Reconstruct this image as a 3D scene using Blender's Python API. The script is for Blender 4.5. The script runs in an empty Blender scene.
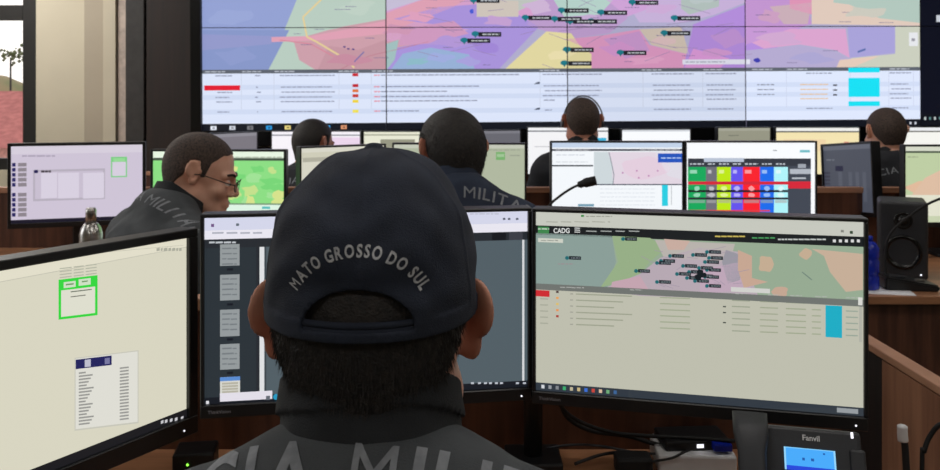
import bpy, bmesh, math, random
import numpy as np
from mathutils import Vector, Matrix
from mathutils.bvhtree import BVHTree

random.seed(7)
S = bpy.context.scene
COL = S.collection
R = math.radians
F = 850.0                      # focal length in pixels of the 940 px wide frame
HZ = 98.0                      # row of the horizon
EYE = 1.40

# ------------------------------------------------------------------ camera, world, light, exposure
cd = bpy.data.cameras.new('camera'); cam = bpy.data.objects.new('camera', cd); COL.objects.link(cam)
cam.location = (0, 0, EYE); cam.rotation_euler = (R(90), 0, 0)
cd.sensor_width = 36; cd.lens = 36 * F / 940; cd.shift_y = -(235 - HZ) / 940; cd.clip_start = .02
cd.dof.use_dof = True; cd.dof.focus_distance = .95; cd.dof.aperture_fstop = 17
S.camera = cam
S.view_settings.view_transform = 'Standard'; S.view_settings.look = 'None'
S.view_settings.gamma = 1; S.view_settings.use_curve_mapping = False
S.view_settings.exposure = 0.0
S.cycles.use_denoising = True
S.cycles.max_bounces = 6
w = bpy.data.worlds.new('sky'); S.world = w; w.use_nodes = True
nt = w.node_tree; bg = nt.nodes['Background']
sky = nt.nodes.new('ShaderNodeTexSky'); sky.sky_type = 'HOSEK_WILKIE'; sky.turbidity = 9; sky.ground_albedo = .4
sky.sun_direction = (-.3, .5, .8)
mixw = nt.nodes.new('ShaderNodeMix'); mixw.data_type = 'RGBA'; mixw.inputs[0].default_value = .75
nt.links.new(sky.outputs[0], mixw.inputs[6]); mixw.inputs[7].default_value = (1, .97, .95, 1)
nt.links.new(mixw.outputs[2], bg.inputs[0]); bg.inputs[1].default_value = 1.6

LAMP_POWER = 8.0
LAMPS = [(-1.3, -1.2), (1.7, -1.2), (-2.3, 1.3), (.3, 1.0), (2.6, 1.3), (-1.3, 3.4), (1.7, 3.4), (-3.3, 4.9)]  # last lamp, back left, is added only to brighten the beige back wall
for (lx, ly) in LAMPS:
    ld = bpy.data.lights.new('ceiling_lamp', 'AREA'); ld.shape = 'RECTANGLE'; ld.size = 1.1; ld.size_y = .5
    ld.energy = LAMP_POWER * (1.6 if ly < 0 else 5.6 if ly > 4 else 1.0); ld.color = (1, .97, .93)  # strongest factor belongs to the added back-left lamp
    lo = bpy.data.objects.new('ceiling_lamp', ld); COL.objects.link(lo); lo.location = (lx, ly, 2.93)
wl = bpy.data.lights.new('daylight', 'AREA'); wl.shape = 'RECTANGLE'; wl.size = 1.4; wl.size_y = 1.4; wl.energy = 14; wl.color = (.93, .96, 1)
wo = bpy.data.objects.new('daylight', wl); COL.objects.link(wo); wo.location = (-3.95, 2.6, 1.8); wo.rotation_euler = (R(90), 0, R(-90))

# ------------------------------------------------------------------ helpers
def lin(c):
    out = []
    for v in c[:3]:
        v = v / 255.0
        out.append(v / 12.92 if v <= .04045 else ((v + .055) / 1.055) ** 2.4)
    return tuple(out)

def pw(px, py, d):
    return Vector(((px - 470) / F * d, d, EYE - (py - HZ) / F * d))

def tag(o, label=None, cat=None, group=None, kind=None):
    if label: o['label'] = label
    if cat: o['category'] = cat
    if group: o['group'] = group
    if kind: o['kind'] = kind
    return o

def empty(name, loc=(0, 0, 0), rz=0):
    o = bpy.data.objects.new(name, None); o.empty_display_size = .05
    COL.objects.link(o); o.location = loc; o.rotation_euler = (0, 0, rz)
    return o

def mat(name, c, rough=.6, metal=0, c2=None, scale=20, bump=0, bscale=200, emit=0, stretch=(1, 1, 1), spec=.5, detail=4, sheen=0):
    m = bpy.data.materials.new(name); m.use_nodes = True
    n = m.node_tree; b = n.nodes['Principled BSDF']
    b.inputs['Base Color'].default_value = (*lin(c), 1)
    b.inputs['Roughness'].default_value = rough; b.inputs['Metallic'].default_value = metal
    b.inputs['Specular IOR Level'].default_value = spec
    if sheen: b.inputs['Sheen Weight'].default_value = sheen
    tc = n.nodes.new('ShaderNodeTexCoord'); mp = n.nodes.new('ShaderNodeMapping')
    mp.inputs['Scale'].default_value = stretch
    n.links.new(tc.outputs['Object'], mp.inputs[0])
    no = n.nodes.new('ShaderNodeTexNoise'); no.inputs['Scale'].default_value = scale; no.inputs['Detail'].default_value = detail
    n.links.new(mp.outputs[0], no.inputs['Vector'])
    if c2 is None: c2 = tuple(v * .86 for v in c)
    rp = n.nodes.new('ShaderNodeValToRGB')
    rp.color_ramp.elements[0].position = .35; rp.color_ramp.elements[0].color = (*lin(c2), 1)
    rp.color_ramp.elements[1].position = .65; rp.color_ramp.elements[1].color = (*lin(c), 1)
    n.links.new(no.outputs['Fac'], rp.inputs[0]); n.links.new(rp.outputs[0], b.inputs['Base Color'])
    if bump:
        nb = n.nodes.new('ShaderNodeTexNoise'); nb.inputs['Scale'].default_value = bscale; nb.inputs['Detail'].default_value = 3
        n.links.new(tc.outputs['Object'], nb.inputs['Vector'])
        bp = n.nodes.new('ShaderNodeBump'); bp.inputs['Strength'].default_value = bump; bp.inputs['Distance'].default_value = .002
        n.links.new(nb.outputs['Fac'], bp.inputs['Height']); n.links.new(bp.outputs[0], b.inputs['Normal'])
    if emit:
        b.inputs['Emission Color'].default_value = (*lin(c), 1); b.inputs['Emission Strength'].default_value = emit
    return m

def screen_mat(name, strength=1.0):
    m = bpy.data.materials.new(name); m.use_nodes = True
    n = m.node_tree; b = n.nodes['Principled BSDF']
    a = n.nodes.new('ShaderNodeAttribute'); a.attribute_name = 'Col'
    b.inputs['Base Color'].default_value = (.012, .012, .014, 1); b.inputs['Roughness'].default_value = .45
    b.inputs['Specular IOR Level'].default_value = .25
    n.links.new(a.outputs['Color'], b.inputs['Emission Color']); b.inputs['Emission Strength'].default_value = strength
    return m

M = {}
M['black'] = mat('black_plastic', (24, 25, 28), .42, c2=(19, 20, 23))
M['black2'] = mat('dark_grey_plastic', (44, 46, 51), .5, c2=(38, 40, 45), bump=.15, bscale=600)
M['gloss'] = mat('gloss_black', (13, 14, 16), .22)
M['grey_band'] = mat('grey_plastic', (96, 96, 100), .4)
M['rubber'] = mat('black_rubber', (22, 22, 24), .7)
M['steel'] = mat('brushed_steel', (190, 188, 184), .28, 1, stretch=(1, 1, 8))
M['white'] = mat('white_plastic', (222, 222, 224), .45, c2=(210, 210, 212))
M['paper'] = mat('paper', (235, 236, 240), .8, c2=(228, 228, 234))
M['blue'] = mat('blue_plastic', (24, 50, 190), .25, c2=(16, 36, 150), scale=30)
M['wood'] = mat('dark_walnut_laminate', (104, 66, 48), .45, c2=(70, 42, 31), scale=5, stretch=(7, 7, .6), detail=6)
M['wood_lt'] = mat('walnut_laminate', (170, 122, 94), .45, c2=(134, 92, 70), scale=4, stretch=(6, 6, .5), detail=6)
M['wood_top'] = mat('walnut_worktop', (172, 122, 88), .38, c2=(140, 96, 68), scale=4, stretch=(.8, 9, 9), detail=6)
M['edge'] = mat('edge_banding', (190, 142, 112), .5, c2=(168, 122, 96), scale=6, stretch=(1, 1, 6))
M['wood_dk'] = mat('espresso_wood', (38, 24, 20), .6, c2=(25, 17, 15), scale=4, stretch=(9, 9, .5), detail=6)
M['wall'] = mat('beige_paint', (196, 188, 168), .85, c2=(192, 184, 164), scale=3, bump=.1, bscale=90)
M['wall2'] = mat('warm_grey_paint', (172, 162, 145), .85, c2=(168, 158, 141), scale=3, bump=.1, bscale=90)
M['trimw'] = mat('pale_trim', (196, 180, 168), .6)
M['greytrim'] = mat('charcoal_trim', (52, 50, 49), .6)
M['frame'] = mat('black_window_frame', (17, 15, 15), .6)
M['ceil'] = mat('white_ceiling', (210, 208, 202), .9)
M['floor'] = mat('grey_floor', (92, 88, 84), .5, c2=(80, 77, 74), scale=6)
M['chair'] = mat('chair_fabric', (34, 35, 38), .9, bump=.4, bscale=500)
M['skin'] = mat('skin', (238, 186, 160), .5, c2=(226, 166, 140), scale=26, bump=.12, bscale=300)
M['skin2'] = mat('tan_skin', (212, 152, 128), .5, c2=(196, 130, 108), scale=26, bump=.12, bscale=300)
M['hair'] = mat('dark_hair', (40, 34, 31), .6, c2=(20, 18, 18), scale=160, bump=.8, bscale=500)
M['buzz'] = mat('cropped_hair', (86, 68, 58), .7, c2=(46, 37, 34), scale=190, bump=.8, bscale=600)
M['cap'] = mat('navy_cap_cotton', (38, 45, 61), .9, c2=(30, 36, 50), scale=30, bump=.5, bscale=900)
M['jacket'] = mat('charcoal_jacket', (76, 80, 84), .9, c2=(64, 68, 72), scale=14, bump=.5, bscale=800)
M['jacket_n'] = mat('navy_jacket', (50, 60, 80), .9, c2=(40, 49, 68), scale=14, bump=.5, bscale=800)
M['jacket_k'] = mat('black_jacket', (40, 42, 48), .9, c2=(33, 35, 40), scale=14, bump=.5, bscale=800)
M['collar'] = mat('black_collar', (40, 43, 47), .9, c2=(32, 34, 38), scale=20, bump=.5, bscale=800)
M['trouser'] = mat('dark_trousers', (38, 40, 46), .9, c2=(31, 33, 38), scale=14, bump=.4, bscale=700)
M['boot'] = mat('black_leather', (20, 19, 19), .35)
M['print'] = mat('grey_print', (146, 150, 156), .85, c2=(124, 128, 134), scale=70)
M['stitch'] = mat('silver_embroidery', (205, 207, 210), .7, c2=(170, 172, 178), scale=300)
M['eye'] = mat('eye_white', (225, 220, 212), .2)
M['brow'] = mat('eyebrow_hair', (40, 32, 28), .8)
M['lens'] = mat('glass_lens', (150, 155, 160), .08)
M['screen'] = screen_mat('lit_screen', 1.0)
M['led_g'] = mat('green_led', (120, 230, 60), .4, emit=3)
M['led_w'] = mat('white_led', (230, 230, 240), .4, emit=1.5)
M['logo'] = mat('logo_grey', (150, 150, 160), .4)
M['lampglow'] = mat('lamp_diffuser', (255, 246, 232), .6, emit=1.0)
M['roof'] = mat('red_roof_tiles', (176, 104, 100), .8, c2=(150, 84, 82), scale=9)
M['house'] = mat('pink_render', (236, 178, 172), .9)
M['hill'] = mat('hillside', (150, 128, 100), .95, c2=(110, 118, 84), scale=.5)
M['leaf'] = mat('tree_leaves', (112, 116, 84), .9, c2=(80, 90, 60), scale=3)

def new_obj(name, me, m=None, parent=None, smooth=False):
    o = bpy.data.objects.new(name, me); COL.objects.link(o)
    if m is not None:
        if isinstance(m, (list, tuple)):
            for q in m: me.materials.append(q)
        else: me.materials.append(m)
    if smooth and len(me.polygons): me.polygons.foreach_set('use_smooth', [True] * len(me.polygons))
    if parent is not None: o.parent = parent
    return o

class MB:
    """collects shapes of one part"""
    def __init__(s): s.b = bmesh.new()
    def box(s, c, h, bev=0, rot=None, seg=2):
        r = bmesh.ops.create_cube(s.b, size=2)
        vs = r['verts']
        bmesh.ops.scale(s.b, vec=h, verts=vs)
        if bev:
            es = list({e for v in vs for e in v.link_edges})
            rb = bmesh.ops.bevel(s.b, geom=es, offset=bev, segments=seg, profile=.5, affect='EDGES')
            vs = list({v for f in rb['faces'] for v in f.verts} | {v for v in vs if v.is_valid})
            isl = set(vs); st = list(vs)
            while st:
                v = st.pop()
                for e in v.link_edges:
                    o = e.other_vert(v)
                    if o not in isl: isl.add(o); st.append(o)
            vs = list(isl)
        if rot is not None: bmesh.ops.transform(s.b, matrix=rot.to_4x4(), verts=vs)
        bmesh.ops.translate(s.b, vec=c, verts=vs)
        return s
    def cyl(s, a, b, ra, rb=None, n=20, caps=True):
        a = Vector(a); b = Vector(b); rb = ra if rb is None else rb
        d = b - a; q = d.to_track_quat('Z', 'Y').to_matrix()
        c0 = []; c1 = []
        for i in range(n):
            t = 2 * math.pi * i / n; v = q @ Vector((math.cos(t), math.sin(t), 0))
            c0.append(s.b.verts.new(a + v * ra)); c1.append(s.b.verts.new(b + v * rb))
        for i in range(n):
            j = (i + 1) % n; f = s.b.faces.new((c0[i], c0[j], c1[j], c1[i])); f.smooth = True
        if caps:
            s.b.faces.new(c0[::-1]); s.b.faces.new(c1)
        return s
    def lathe(s, prof, c=(0, 0, 0), n=28, rot=None):
        rings = []
        for (r, z) in prof:
            ring = []
            for i in range(n):
                t = 2 * math.pi * i / n; v = Vector((r * math.cos(t), r * math.sin(t), z))
                if rot is not None: v = rot @ v
                ring.append(s.b.verts.new(v + Vector(c)))
            rings.append(ring)
        for k in range(len(rings) - 1):
            for i in range(n):
                j = (i + 1) % n; f = s.b.faces.new((rings[k][i], rings[k][j], rings[k + 1][j], rings[k + 1][i])); f.smooth = True
        s.b.faces.new(rings[0][::-1]); s.b.faces.new(rings[-1])
        return s
    def tube(s, pts, r, n=10, smooth_steps=6):
        P = [Vector(p) for p in pts]
        if smooth_steps > 1 and len(P) > 2:
            Q = []
            for i in range(len(P) - 1):
                p0 = P[max(i - 1, 0)]; p1 = P[i]; p2 = P[i + 1]; p3 = P[min(i + 2, len(P) - 1)]
                for k in range(smooth_steps):
                    t = k / smooth_steps
                    Q.append(.5 * ((2 * p1) + (p2 - p0) * t + (2 * p0 - 5 * p1 + 4 * p2 - p3) * t * t + (3 * p1 - p0 - 3 * p2 + p3) * t ** 3))
            Q.append(P[-1]); P = Q
        up = Vector((0, 0, 1)); prev = None; rings = []
        for i, p in enumerate(P):
            d = (P[min(i + 1, len(P) - 1)] - P[max(i - 1, 0)]).normalized()
            if prev is None:
                x = d.orthogonal().normalized()
            else:
                x = (prev - d * prev.dot(d)).normalized()
            prev = x; y = d.cross(x)
            rr = r if not callable(r) else r(i / (len(P) - 1))
            rings.append([s.b.verts.new(p + x * math.cos(2 * math.pi * k / n) * rr + y * math.sin(2 * math.pi * k / n) * rr) for k in range(n)])
        for a, b in zip(rings[:-1], rings[1:]):
            for k in range(n):
                j = (k + 1) % n; f = s.b.faces.new((a[k], a[j], b[j], b[k])); f.smooth = True
        s.b.faces.new(rings[0][::-1]); s.b.faces.new(rings[-1])
        return s
    def ball(s, c, r, seg=20, rot=None):
        q = bmesh.ops.create_uvsphere(s.b, u_segments=seg, v_segments=seg // 2, radius=1)
        vs = q['verts']; bmesh.ops.scale(s.b, vec=r if hasattr(r, '__len__') else (r, r, r), verts=vs)
        if rot is not None: bmesh.ops.transform(s.b, matrix=rot.to_4x4(), verts=vs)
        bmesh.ops.translate(s.b, vec=c, verts=vs)
        for v in vs:
            for f in v.link_faces: f.smooth = True
        return s
    def prism(s, pts, y0, y1):
        """polygon in xz extruded along y"""
        a = [s.b.verts.new((p[0], y0, p[1])) for p in pts]; b = [s.b.verts.new((p[0], y1, p[1])) for p in pts]
        n = len(pts)
        s.b.faces.new(a); s.b.faces.new(b[::-1])
        for i in range(n):
            j = (i + 1) % n; s.b.faces.new((a[j], a[i], b[i], b[j]))
        return s
    def build(s, name, m, parent=None):
        bmesh.ops.recalc_face_normals(s.b, faces=s.b.faces)
        me = bpy.data.meshes.new(name); s.b.to_mesh(me); s.b.free()
        return new_obj(name, me, m, parent)

# ---- text outlines as triangles
_tc = {}
def text_tris(s, bold=0.0, spacing=1.0):
    key = (s, bold, spacing)
    if key in _tc: return _tc[key]
    cu = bpy.data.curves.new('t', 'FONT'); cu.body = s; cu.size = 1; cu.offset = bold; cu.space_character = spacing; cu.resolution_u = 3
    o = bpy.data.objects.new('t', cu); COL.objects.link(o)
    bpy.context.view_layer.update()
    dg = bpy.context.evaluated_depsgraph_get()
    me = bpy.data.meshes.new_from_object(o.evaluated_get(dg))
    me.calc_loop_triangles()
    vs = [(v.co.x, v.co.y) for v in me.vertices]
    tr = [[vs[i] for i in t.vertices] for t in me.loop_triangles]
    bpy.data.objects.remove(o); bpy.data.curves.remove(cu); bpy.data.meshes.remove(me)
    xs = [p[0] for t in tr for p in t] or [0, 1]
    wd = max(xs) - min(xs); x0 = min(xs)
    tr = [[(p[0] - x0, p[1]) for p in t] for t in tr]
    _tc[key] = (tr, wd)
    return _tc[key]

def clip_poly(poly, x0, y0, x1, y1):
    def cut(P, ins, inter):
        out = []
        for i in range(len(P)):
            a = P[i - 1]; b = P[i]
            ia, ib = ins(a), ins(b)
            if ib:
                if not ia: out.append(inter(a, b))
                out.append(b)
            elif ia: out.append(inter(a, b))
        return out
    def ix(x): return lambda a, b: (x, a[1] + (b[1] - a[1]) * (x - a[0]) / (b[0] - a[0]))
    def iy(y): return lambda a, b: (a[0] + (b[0] - a[0]) * (y - a[1]) / (b[1] - a[1]), y)
    for ins, it in ((lambda p: p[0] >= x0, ix(x0)), (lambda p: p[0] <= x1, ix(x1)), (lambda p: p[1] >= y0, iy(y0)), (lambda p: p[1] <= y1, iy(y1))):
        if len(poly) < 3: return []
        poly = cut(poly, ins, it)
    return poly

class Canvas:
    """flat picture of a display, in 0..1 across and 0..1 down; conv turns drawing coordinates into that"""
    def __init__(s, conv=None, clip=(0, 0, 1, 1)): s.items = []; s.conv = conv or (lambda x, y: (x, y)); s.clip = clip
    def raw(s, pts, col, layer):
        p = clip_poly(list(pts), *s.clip)
        if len(p) >= 3: s.items.append((p, lin(col), layer))
    def full(s, col): s.raw([(0, 0), (1, 0), (1, 1), (0, 1)], col, 0)
    def rect(s, x0, y0, x1, y1, col, layer=1):
        a = s.conv(x0, y0); b = s.conv(x1, y1)
        s.raw([(a[0], a[1]), (b[0], a[1]), (b[0], b[1]), (a[0], b[1])], col, layer)
    def urect(s, x0, y0, x1, y1, col, layer=1): s.raw([(x0, y0), (x1, y0), (x1, y1), (x0, y1)], col, layer)
    def poly(s, pts, col, layer=1): s.raw([s.conv(*p) for p in pts], col, layer)
    def blob(s, x, y, rx, ry, col, layer=1, n=18, j=.25, seed=0):
        q = random.Random(seed + int(x * 13 + y * 7))
        ph = [q.random() * 6.28 for _ in range(3)]
        s.poly([(x + rx * (1 + j * (math.sin(2 * t + ph[0]) + .6 * math.sin(3 * t + ph[1]) + .4 * math.sin(5 * t + ph[2])) / 2) * math.cos(t),
                 y + ry * (1 + j * (math.sin(2 * t + ph[1]) + .6 * math.sin(4 * t + ph[0])) / 2) * math.sin(t)) for t in [2 * math.pi * i / n for i in range(n)]], col, layer)
    def line(s, pts, wd, col, layer=2):
        for a, b in zip(pts[:-1], pts[1:]):
            dx, dy = b[0] - a[0], b[1] - a[1]; L = math.hypot(dx, dy) or 1; nx, ny = -dy / L * wd / 2, dx / L * wd / 2
            s.poly([(a[0] + nx, a[1] + ny), (b[0] + nx, b[1] + ny), (b[0] - nx, b[1] - ny), (a[0] - nx, a[1] - ny)], col, layer)
    def dashes(s, x0, x1, y, h, col, layer=2, lo=2, hi=7, gap=1.0, seed=0):
        q = random.Random(seed + int(x0 * 31 + y * 17)); x = x0
        while x < x1:
            e = min(x + q.uniform(lo, hi), x1); s.rect(x, y - h / 2, e, y + h / 2, col, layer); x = e + gap
    def text(s, st, x, y, size, col, layer=3, bold=.01, width=None):
        tr, wd = text_tris(st, bold); k = size if width is None else width / wd
        for t in tr: s.poly([(x + p[0] * k, y - p[1] * size) for p in t][::-1], col, layer)
    def build(s, name, wd, ht, parent, eps=.0002, org=(0, 0, 0), m=None):
        vs = []; fs = []; cs = []
        for p, c, l in s.items:
            k = len(vs)
            for (u, v) in p:
                vs.append((org[0] + (u - .5) * wd, org[1] - l * eps, org[2] + (1 - v) * ht)); cs.extend((*c, 1))
            fs.append(list(range(k, k + len(p))))
        me = bpy.data.meshes.new(name); me.from_pydata(vs, [], fs)
        at = me.color_attributes.new('Col', 'FLOAT_COLOR', 'POINT'); at.data.foreach_set('color', cs)
        return new_obj(name, me, m or M['screen'], parent)

# ------------------------------------------------------------------ room shell
def struct(name, mb, m): return tag(mb.build(name, m), kind='structure')
XL, XR, YB, YF, ZC = -4.3, 4.6, -3.2, 6.1, 3.0
struct('floor', MB().box((.15, 1.45, -.05), (4.6, 4.8, .05)), M['floor'])
struct('ceiling', MB().box((.15, 1.45, ZC + .05), (4.6, 4.8, .05)), M['ceil'])
struct('wall_right', MB().box((XR + .05, 1.45, 1.5), (.05, 4.75, 1.5)), M['wall'])
struct('wall_behind', MB().box((.15, YB - .05, 1.5), (4.55, .05, 1.5)), M['wall'])
# left wall with the big daylight window beside the camera, back wall with the window in view
mb = MB(); WX = XL - .05
mb.box((WX, -.65, 1.5), (.05, 2.45, 1.5)); mb.box((WX, 4.75, 1.5), (.05, 1.35, 1.5)); mb.box((WX, 2.6, .5), (.05, .8, .5)); mb.box((WX, 2.6, 2.8), (.05, .8, .2))
struct('wall_left', mb, M['wall'])
mb = MB()
mb.box((WX, 2.6, 1.03), (.04, .8, .03)); mb.box((WX, 2.6, 2.57), (.04, .8, .03)); mb.box((WX, 1.83, 1.8), (.04, .03, .77)); mb.box((WX, 3.37, 1.8), (.04, .03, .77)); mb.box((WX, 2.6, 1.8), (.03, .025, .75))
struct('window_2', mb, M['frame'])
dB = 5.9
def bx(px, d=dB): return (px - 470) / F * d
wx0, wx1 = -4.1, bx(36)          # window opening in the back wall
mb = MB()
mb.box(((XL + wx0) / 2, 6.0, 1.5), ((wx0 - XL) / 2, .1, 1.5)); mb.box(((wx0 + wx1) / 2, 6.0, .45), ((wx1 - wx0) / 2, .1, .45))
mb.box(((wx0 + wx1) / 2, 6.0, 2.85), ((wx1 - wx0) / 2, .1, .15)); mb.box(((wx1 + XR) / 2, 6.0, 1.5), ((XR - wx1) / 2, .1, 1.5))
struct('wall_back', mb, M['wall'])
fw = bx(36) - bx(21)
mb = MB()
z1, z0 = EYE - (5 - HZ) / F * 5.92, EYE - (20 - HZ) / F * 5.92
for a, b, c, e in ((wx0, wx1, .9, .98), (wx0, wx1, 2.62, 2.7), (wx0, wx0 + fw, .9, 2.7), (wx1 - fw, wx1, .9, 2.7), (wx0 + fw, wx1 - fw, z0, z1)):
    mb.box(((a + b) / 2, 5.95, (c + e) / 2), ((b - a) / 2, .03, (e - c) / 2), .004)
struct('window_1', mb, M['frame'])
struct('trim_1', MB().box((bx(101, 5.85), 5.87, 1.5), ((bx(117) - bx(85)) / 2, .03, 1.5)), M['wall2'])
struct('trim_2', MB().box((bx(111, 5.83), 5.85, 1.5), ((bx(117) - bx(105)) / 2, .05, 1.5)), M['wall'])
struct('trim_3', MB().box((bx(123, 5.82), 5.86, 1.5), ((bx(128) - bx(118.5)) / 2, .04, 1.5)), M['trimw'])
struct('trim_4', MB().box((bx(137, 5.76), 5.81, 1.5), ((bx(146) - bx(128)) / 2, .09, 1.5), .004), M['greytrim'])
# things outside the window
o = MB().box((-9, 20, -1), (14, 9, .2)).build('floor', M['hill']); o.name = 'ground'; tag(o, kind='structure')
mb = MB()
for i in range(9): mb.ball((-24 + i * 4.2, 33 + (i % 3), -2.5), (4.6, 3, 4.7 + (i % 4) * .25), 24)
tag(mb.build('hillside', M['hill']), 'hazy brown hillside far beyond the window', 'hill', kind='structure')
hs = empty('house', (-8.6, 16, -1.72)); tag(hs, 'pink house with red tiled roof seen through the window', 'house')
MB().box((0, 0, 1.15), (3.2, 1.8, 1.15)).build('wall', M['house'], hs)
b = MB(); v = [b.b.verts.new(p) for p in ((-3.5, -2.1, 2.3), (3.5, -2.1, 2.3), (3.5, 2.1, 2.3), (-3.5, 2.1, 2.3), (-2.6, 0, 3.25), (2.6, 0, 3.25))]
for f in ((0, 1, 5, 4), (2, 3, 4, 5), (1, 2, 5), (3, 0, 4), (3, 2, 1, 0)): b.b.faces.new([v[i] for i in f])
b.build('roof', M['roof'], hs)
tr = empty('tree', (-11.35, 21, -1)); tag(tr, 'small thin tree standing behind the pink house', 'tree')
MB().cyl((0, 0, 0), (0, 0, 3.4), .04, .02).build('trunk', M['wood_dk'], tr)
b = MB()
for i in range(70): b.ball((random.gauss(.1, .2), random.gauss(0, .2), 3.45 + random.gauss(0, .09)), random.uniform(.02, .05), 6)
b.build('crown', M['leaf'], tr)
# ceiling lights (above the frame); the last panel goes with the added wall-brightening lamp
first = None
for i, (lx, ly) in enumerate(LAMPS):
    t = empty('ceiling_light', (lx, ly, ZC)); tag(t, 'unseen white rectangular ceiling light panel above the consoles', 'ceiling light', 'ceiling light panels')
    if first is None:
        m1 = MB(); m1.box((0, 0, -.02), (.6, .3, .02), .004); a = m1.build('frame', M['white'], t)
        bb = MB().box((0, 0, -.044), (.56, .26, .003)).build('diffuser', M['lampglow'], t); first = (a, bb)
    else:
        for q in first:
            c = q.copy(); COL.objects.link(c); c.parent = t

# ------------------------------------------------------------------ video wall
ZL, ZR = 5.58, 5.78
pa = Vector(((202 - 470) / F * ZL, ZL, 0)); pb = Vector(((921 - 470) / F * ZR, ZR, 0))
ux = (pb - pa).normalized(); PW = (pb - pa).length / 4; PH = PW * .5625
vw = empty('video_wall', (pa.x, pa.y, 1.182), math.atan2(ux.y, ux.x)); vw.rotation_euler[1] = R(-.32)
tag(vw, 'large video wall of tiled panels showing a district map above an incident table', 'video wall')
def wx(x): return float(np.interp(x, [16, 202, 388, 568.5, 746, 921, 1096], [-1, 0, 1, 2, 3, 4, 5]))
def wy(y): return 1 + (y - 28.0) / 102.0
def wall_draw(c):
    P = c.poly
    c.raw([(0, 0), (4, 0), (4, 2), (0, 2)], (176, 172, 205), 0)
    c.rect(202, -80, 400, 71, (184, 204, 192), 1)
    P([(202, -80), (325, -80), (298, 0), (268, 71), (202, 71)], (146, 160, 210), 2)
    P([(202, 30), (290, 30), (268, 71), (202, 71)], (134, 150, 200), 3)
    P([(202, 34), (272, 36), (272, 44), (202, 50)], (146, 152, 202), 4)
    P([(388, -80), (560, -80), (500, 0), (388, 30)], (198, 190, 215), 2)
    P([(294, 40), (330, 30), (388, 20), (430, 6), (500, -6), (470, 20), (440, 34), (405, 52), (385, 69), (318, 71), (300, 60)], (204, 158, 170), 3)
    P([(272, 37), (312, 36), (345, 30), (388, 22), (388, 14), (420, 2), (500, -20), (455, 8), (388, 34), (330, 40), (272, 42)], (222, 160, 180), 4)
    P([(330, 46), (360, 50), (388, 40), (388, 71), (318, 71)], (196, 150, 162), 4)
    c.line([(322, -30), (323, 0), (304, 18), (308, 37), (318, 42), (345, 58), (356, 68)], 1.8, (226, 205, 150), 5)
    c.line([(280, 40), (312, 44), (345, 62)], .9, (214, 130, 150), 5)
    c.line([(430, 42), (372, 56), (352, 64), (340, 71)], .7, (190, 125, 140), 5)
    P([(388, 12), (425, 0), (520, -80), (560, -80), (545, 0), (528, 26), (470, 30), (388, 42)], (214, 160, 205), 3)
    P([(395, 20), (440, 8), (500, 4), (540, 28), (500, 70), (388, 70), (388, 50), (430, 42), (470, 30)], (168, 146, 218), 4)
    P([(392, 70), (404, 54), (432, 48), (470, 55), (476, 70)], (150, 176, 214), 5)
    P([(388, 44), (400, 40), (396, 60), (388, 70)], (160, 190, 190), 5)
    P([(404, 30), (455, 22), (470, 34), (430, 44), (400, 46)], (206, 152, 190), 5)
    P([(470, -80), (560, -80), (570, -10), (520, 12), (478, 4)], (190, 196, 190), 4)
    P([(478, 0), (520, 2), (520, 18), (478, 18)], (206, 196, 186), 5)
    P([(506, 70), (548, 32), (572, 34), (580, 46), (592, 55), (592, 70)], (224, 214, 160), 5)
    P([(528, 26), (545, 0), (600, -20), (625, 0), (628, 20), (610, 34), (568, 40), (548, 32)], (188, 156, 204), 4)
    P([(555, 0), (600, -30), (615, 0), (600, 16), (566, 18)], (180, 208, 200), 5)
    P([(606, 0), (640, -30), (660, 6), (628, 18)], (206, 162, 214), 5)
    P([(580, 46), (566, 40), (604, 36), (640, 30), (650, 46), (690, 56), (692, 70), (592, 70), (592, 55)], (216, 150, 190), 5)
    P([(604, 40), (640, 32), (650, 52), (626, 60)], (196, 148, 200), 6)
    P([(640, 30), (682, 28), (690, 56), (652, 46)], (204, 190, 176), 6)
    P([(625, 0), (690, -40), (746, -30), (746, 4), (716, 16), (686, 24), (640, 24)], (198, 176, 216), 4)
    P([(682, -20), (722, -30), (720, 8), (690, 16), (682, 10)], (176, 190, 186), 5)
    P([(686, 60), (694, 26), (746, 6), (800, -4), (800, 34), (746, 70), (684, 70)], (178, 140, 218), 6)
    P([(694, 50), (730, 60), (720, 71), (684, 71)], (214, 150, 210), 7)
    P([(746, -30), (800, -30), (812, 26), (780, 34), (746, 46)], (196, 150, 210), 7)
    P([(770, 8), (812, 4), (808, 26), (784, 26)], (204, 176, 186), 8)
    P([(752, 44), (790, 30), (846, 30), (850, 60), (836, 52), (800, 46), (764, 50)], (216, 162, 204), 8)
    P([(746, 52), (800, 47), (836, 54), (850, 62), (846, 71), (746, 71)], (178, 168, 206), 7)
    P([(848, 28), (896, 28), (896, 55), (850, 60)], (166, 160, 214), 8)
    P([(896, 28), (921, 28), (921, 71), (840, 71), (852, 60), (896, 56)], (200, 204, 188), 7)
    P([(840, 62), (880, 58), (850, 71), (836, 71)], (226, 200, 184), 8)
    P([(812, -30), (921, -40), (921, 28), (812, 26)], (226, 204, 190), 7)
    P([(790, -10), (812, -10), (812, 16), (790, 10)], (224, 150, 184), 8)
    P([(836, -80), (921, -80), (921, 25), (880, 20), (850, 6), (834, 4)], (180, 202, 192), 8)
    P([(202, -80), (921, -80), (921, -30), (202, -30)], (184, 186, 200), 9)
    q = random.Random(21)
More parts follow.
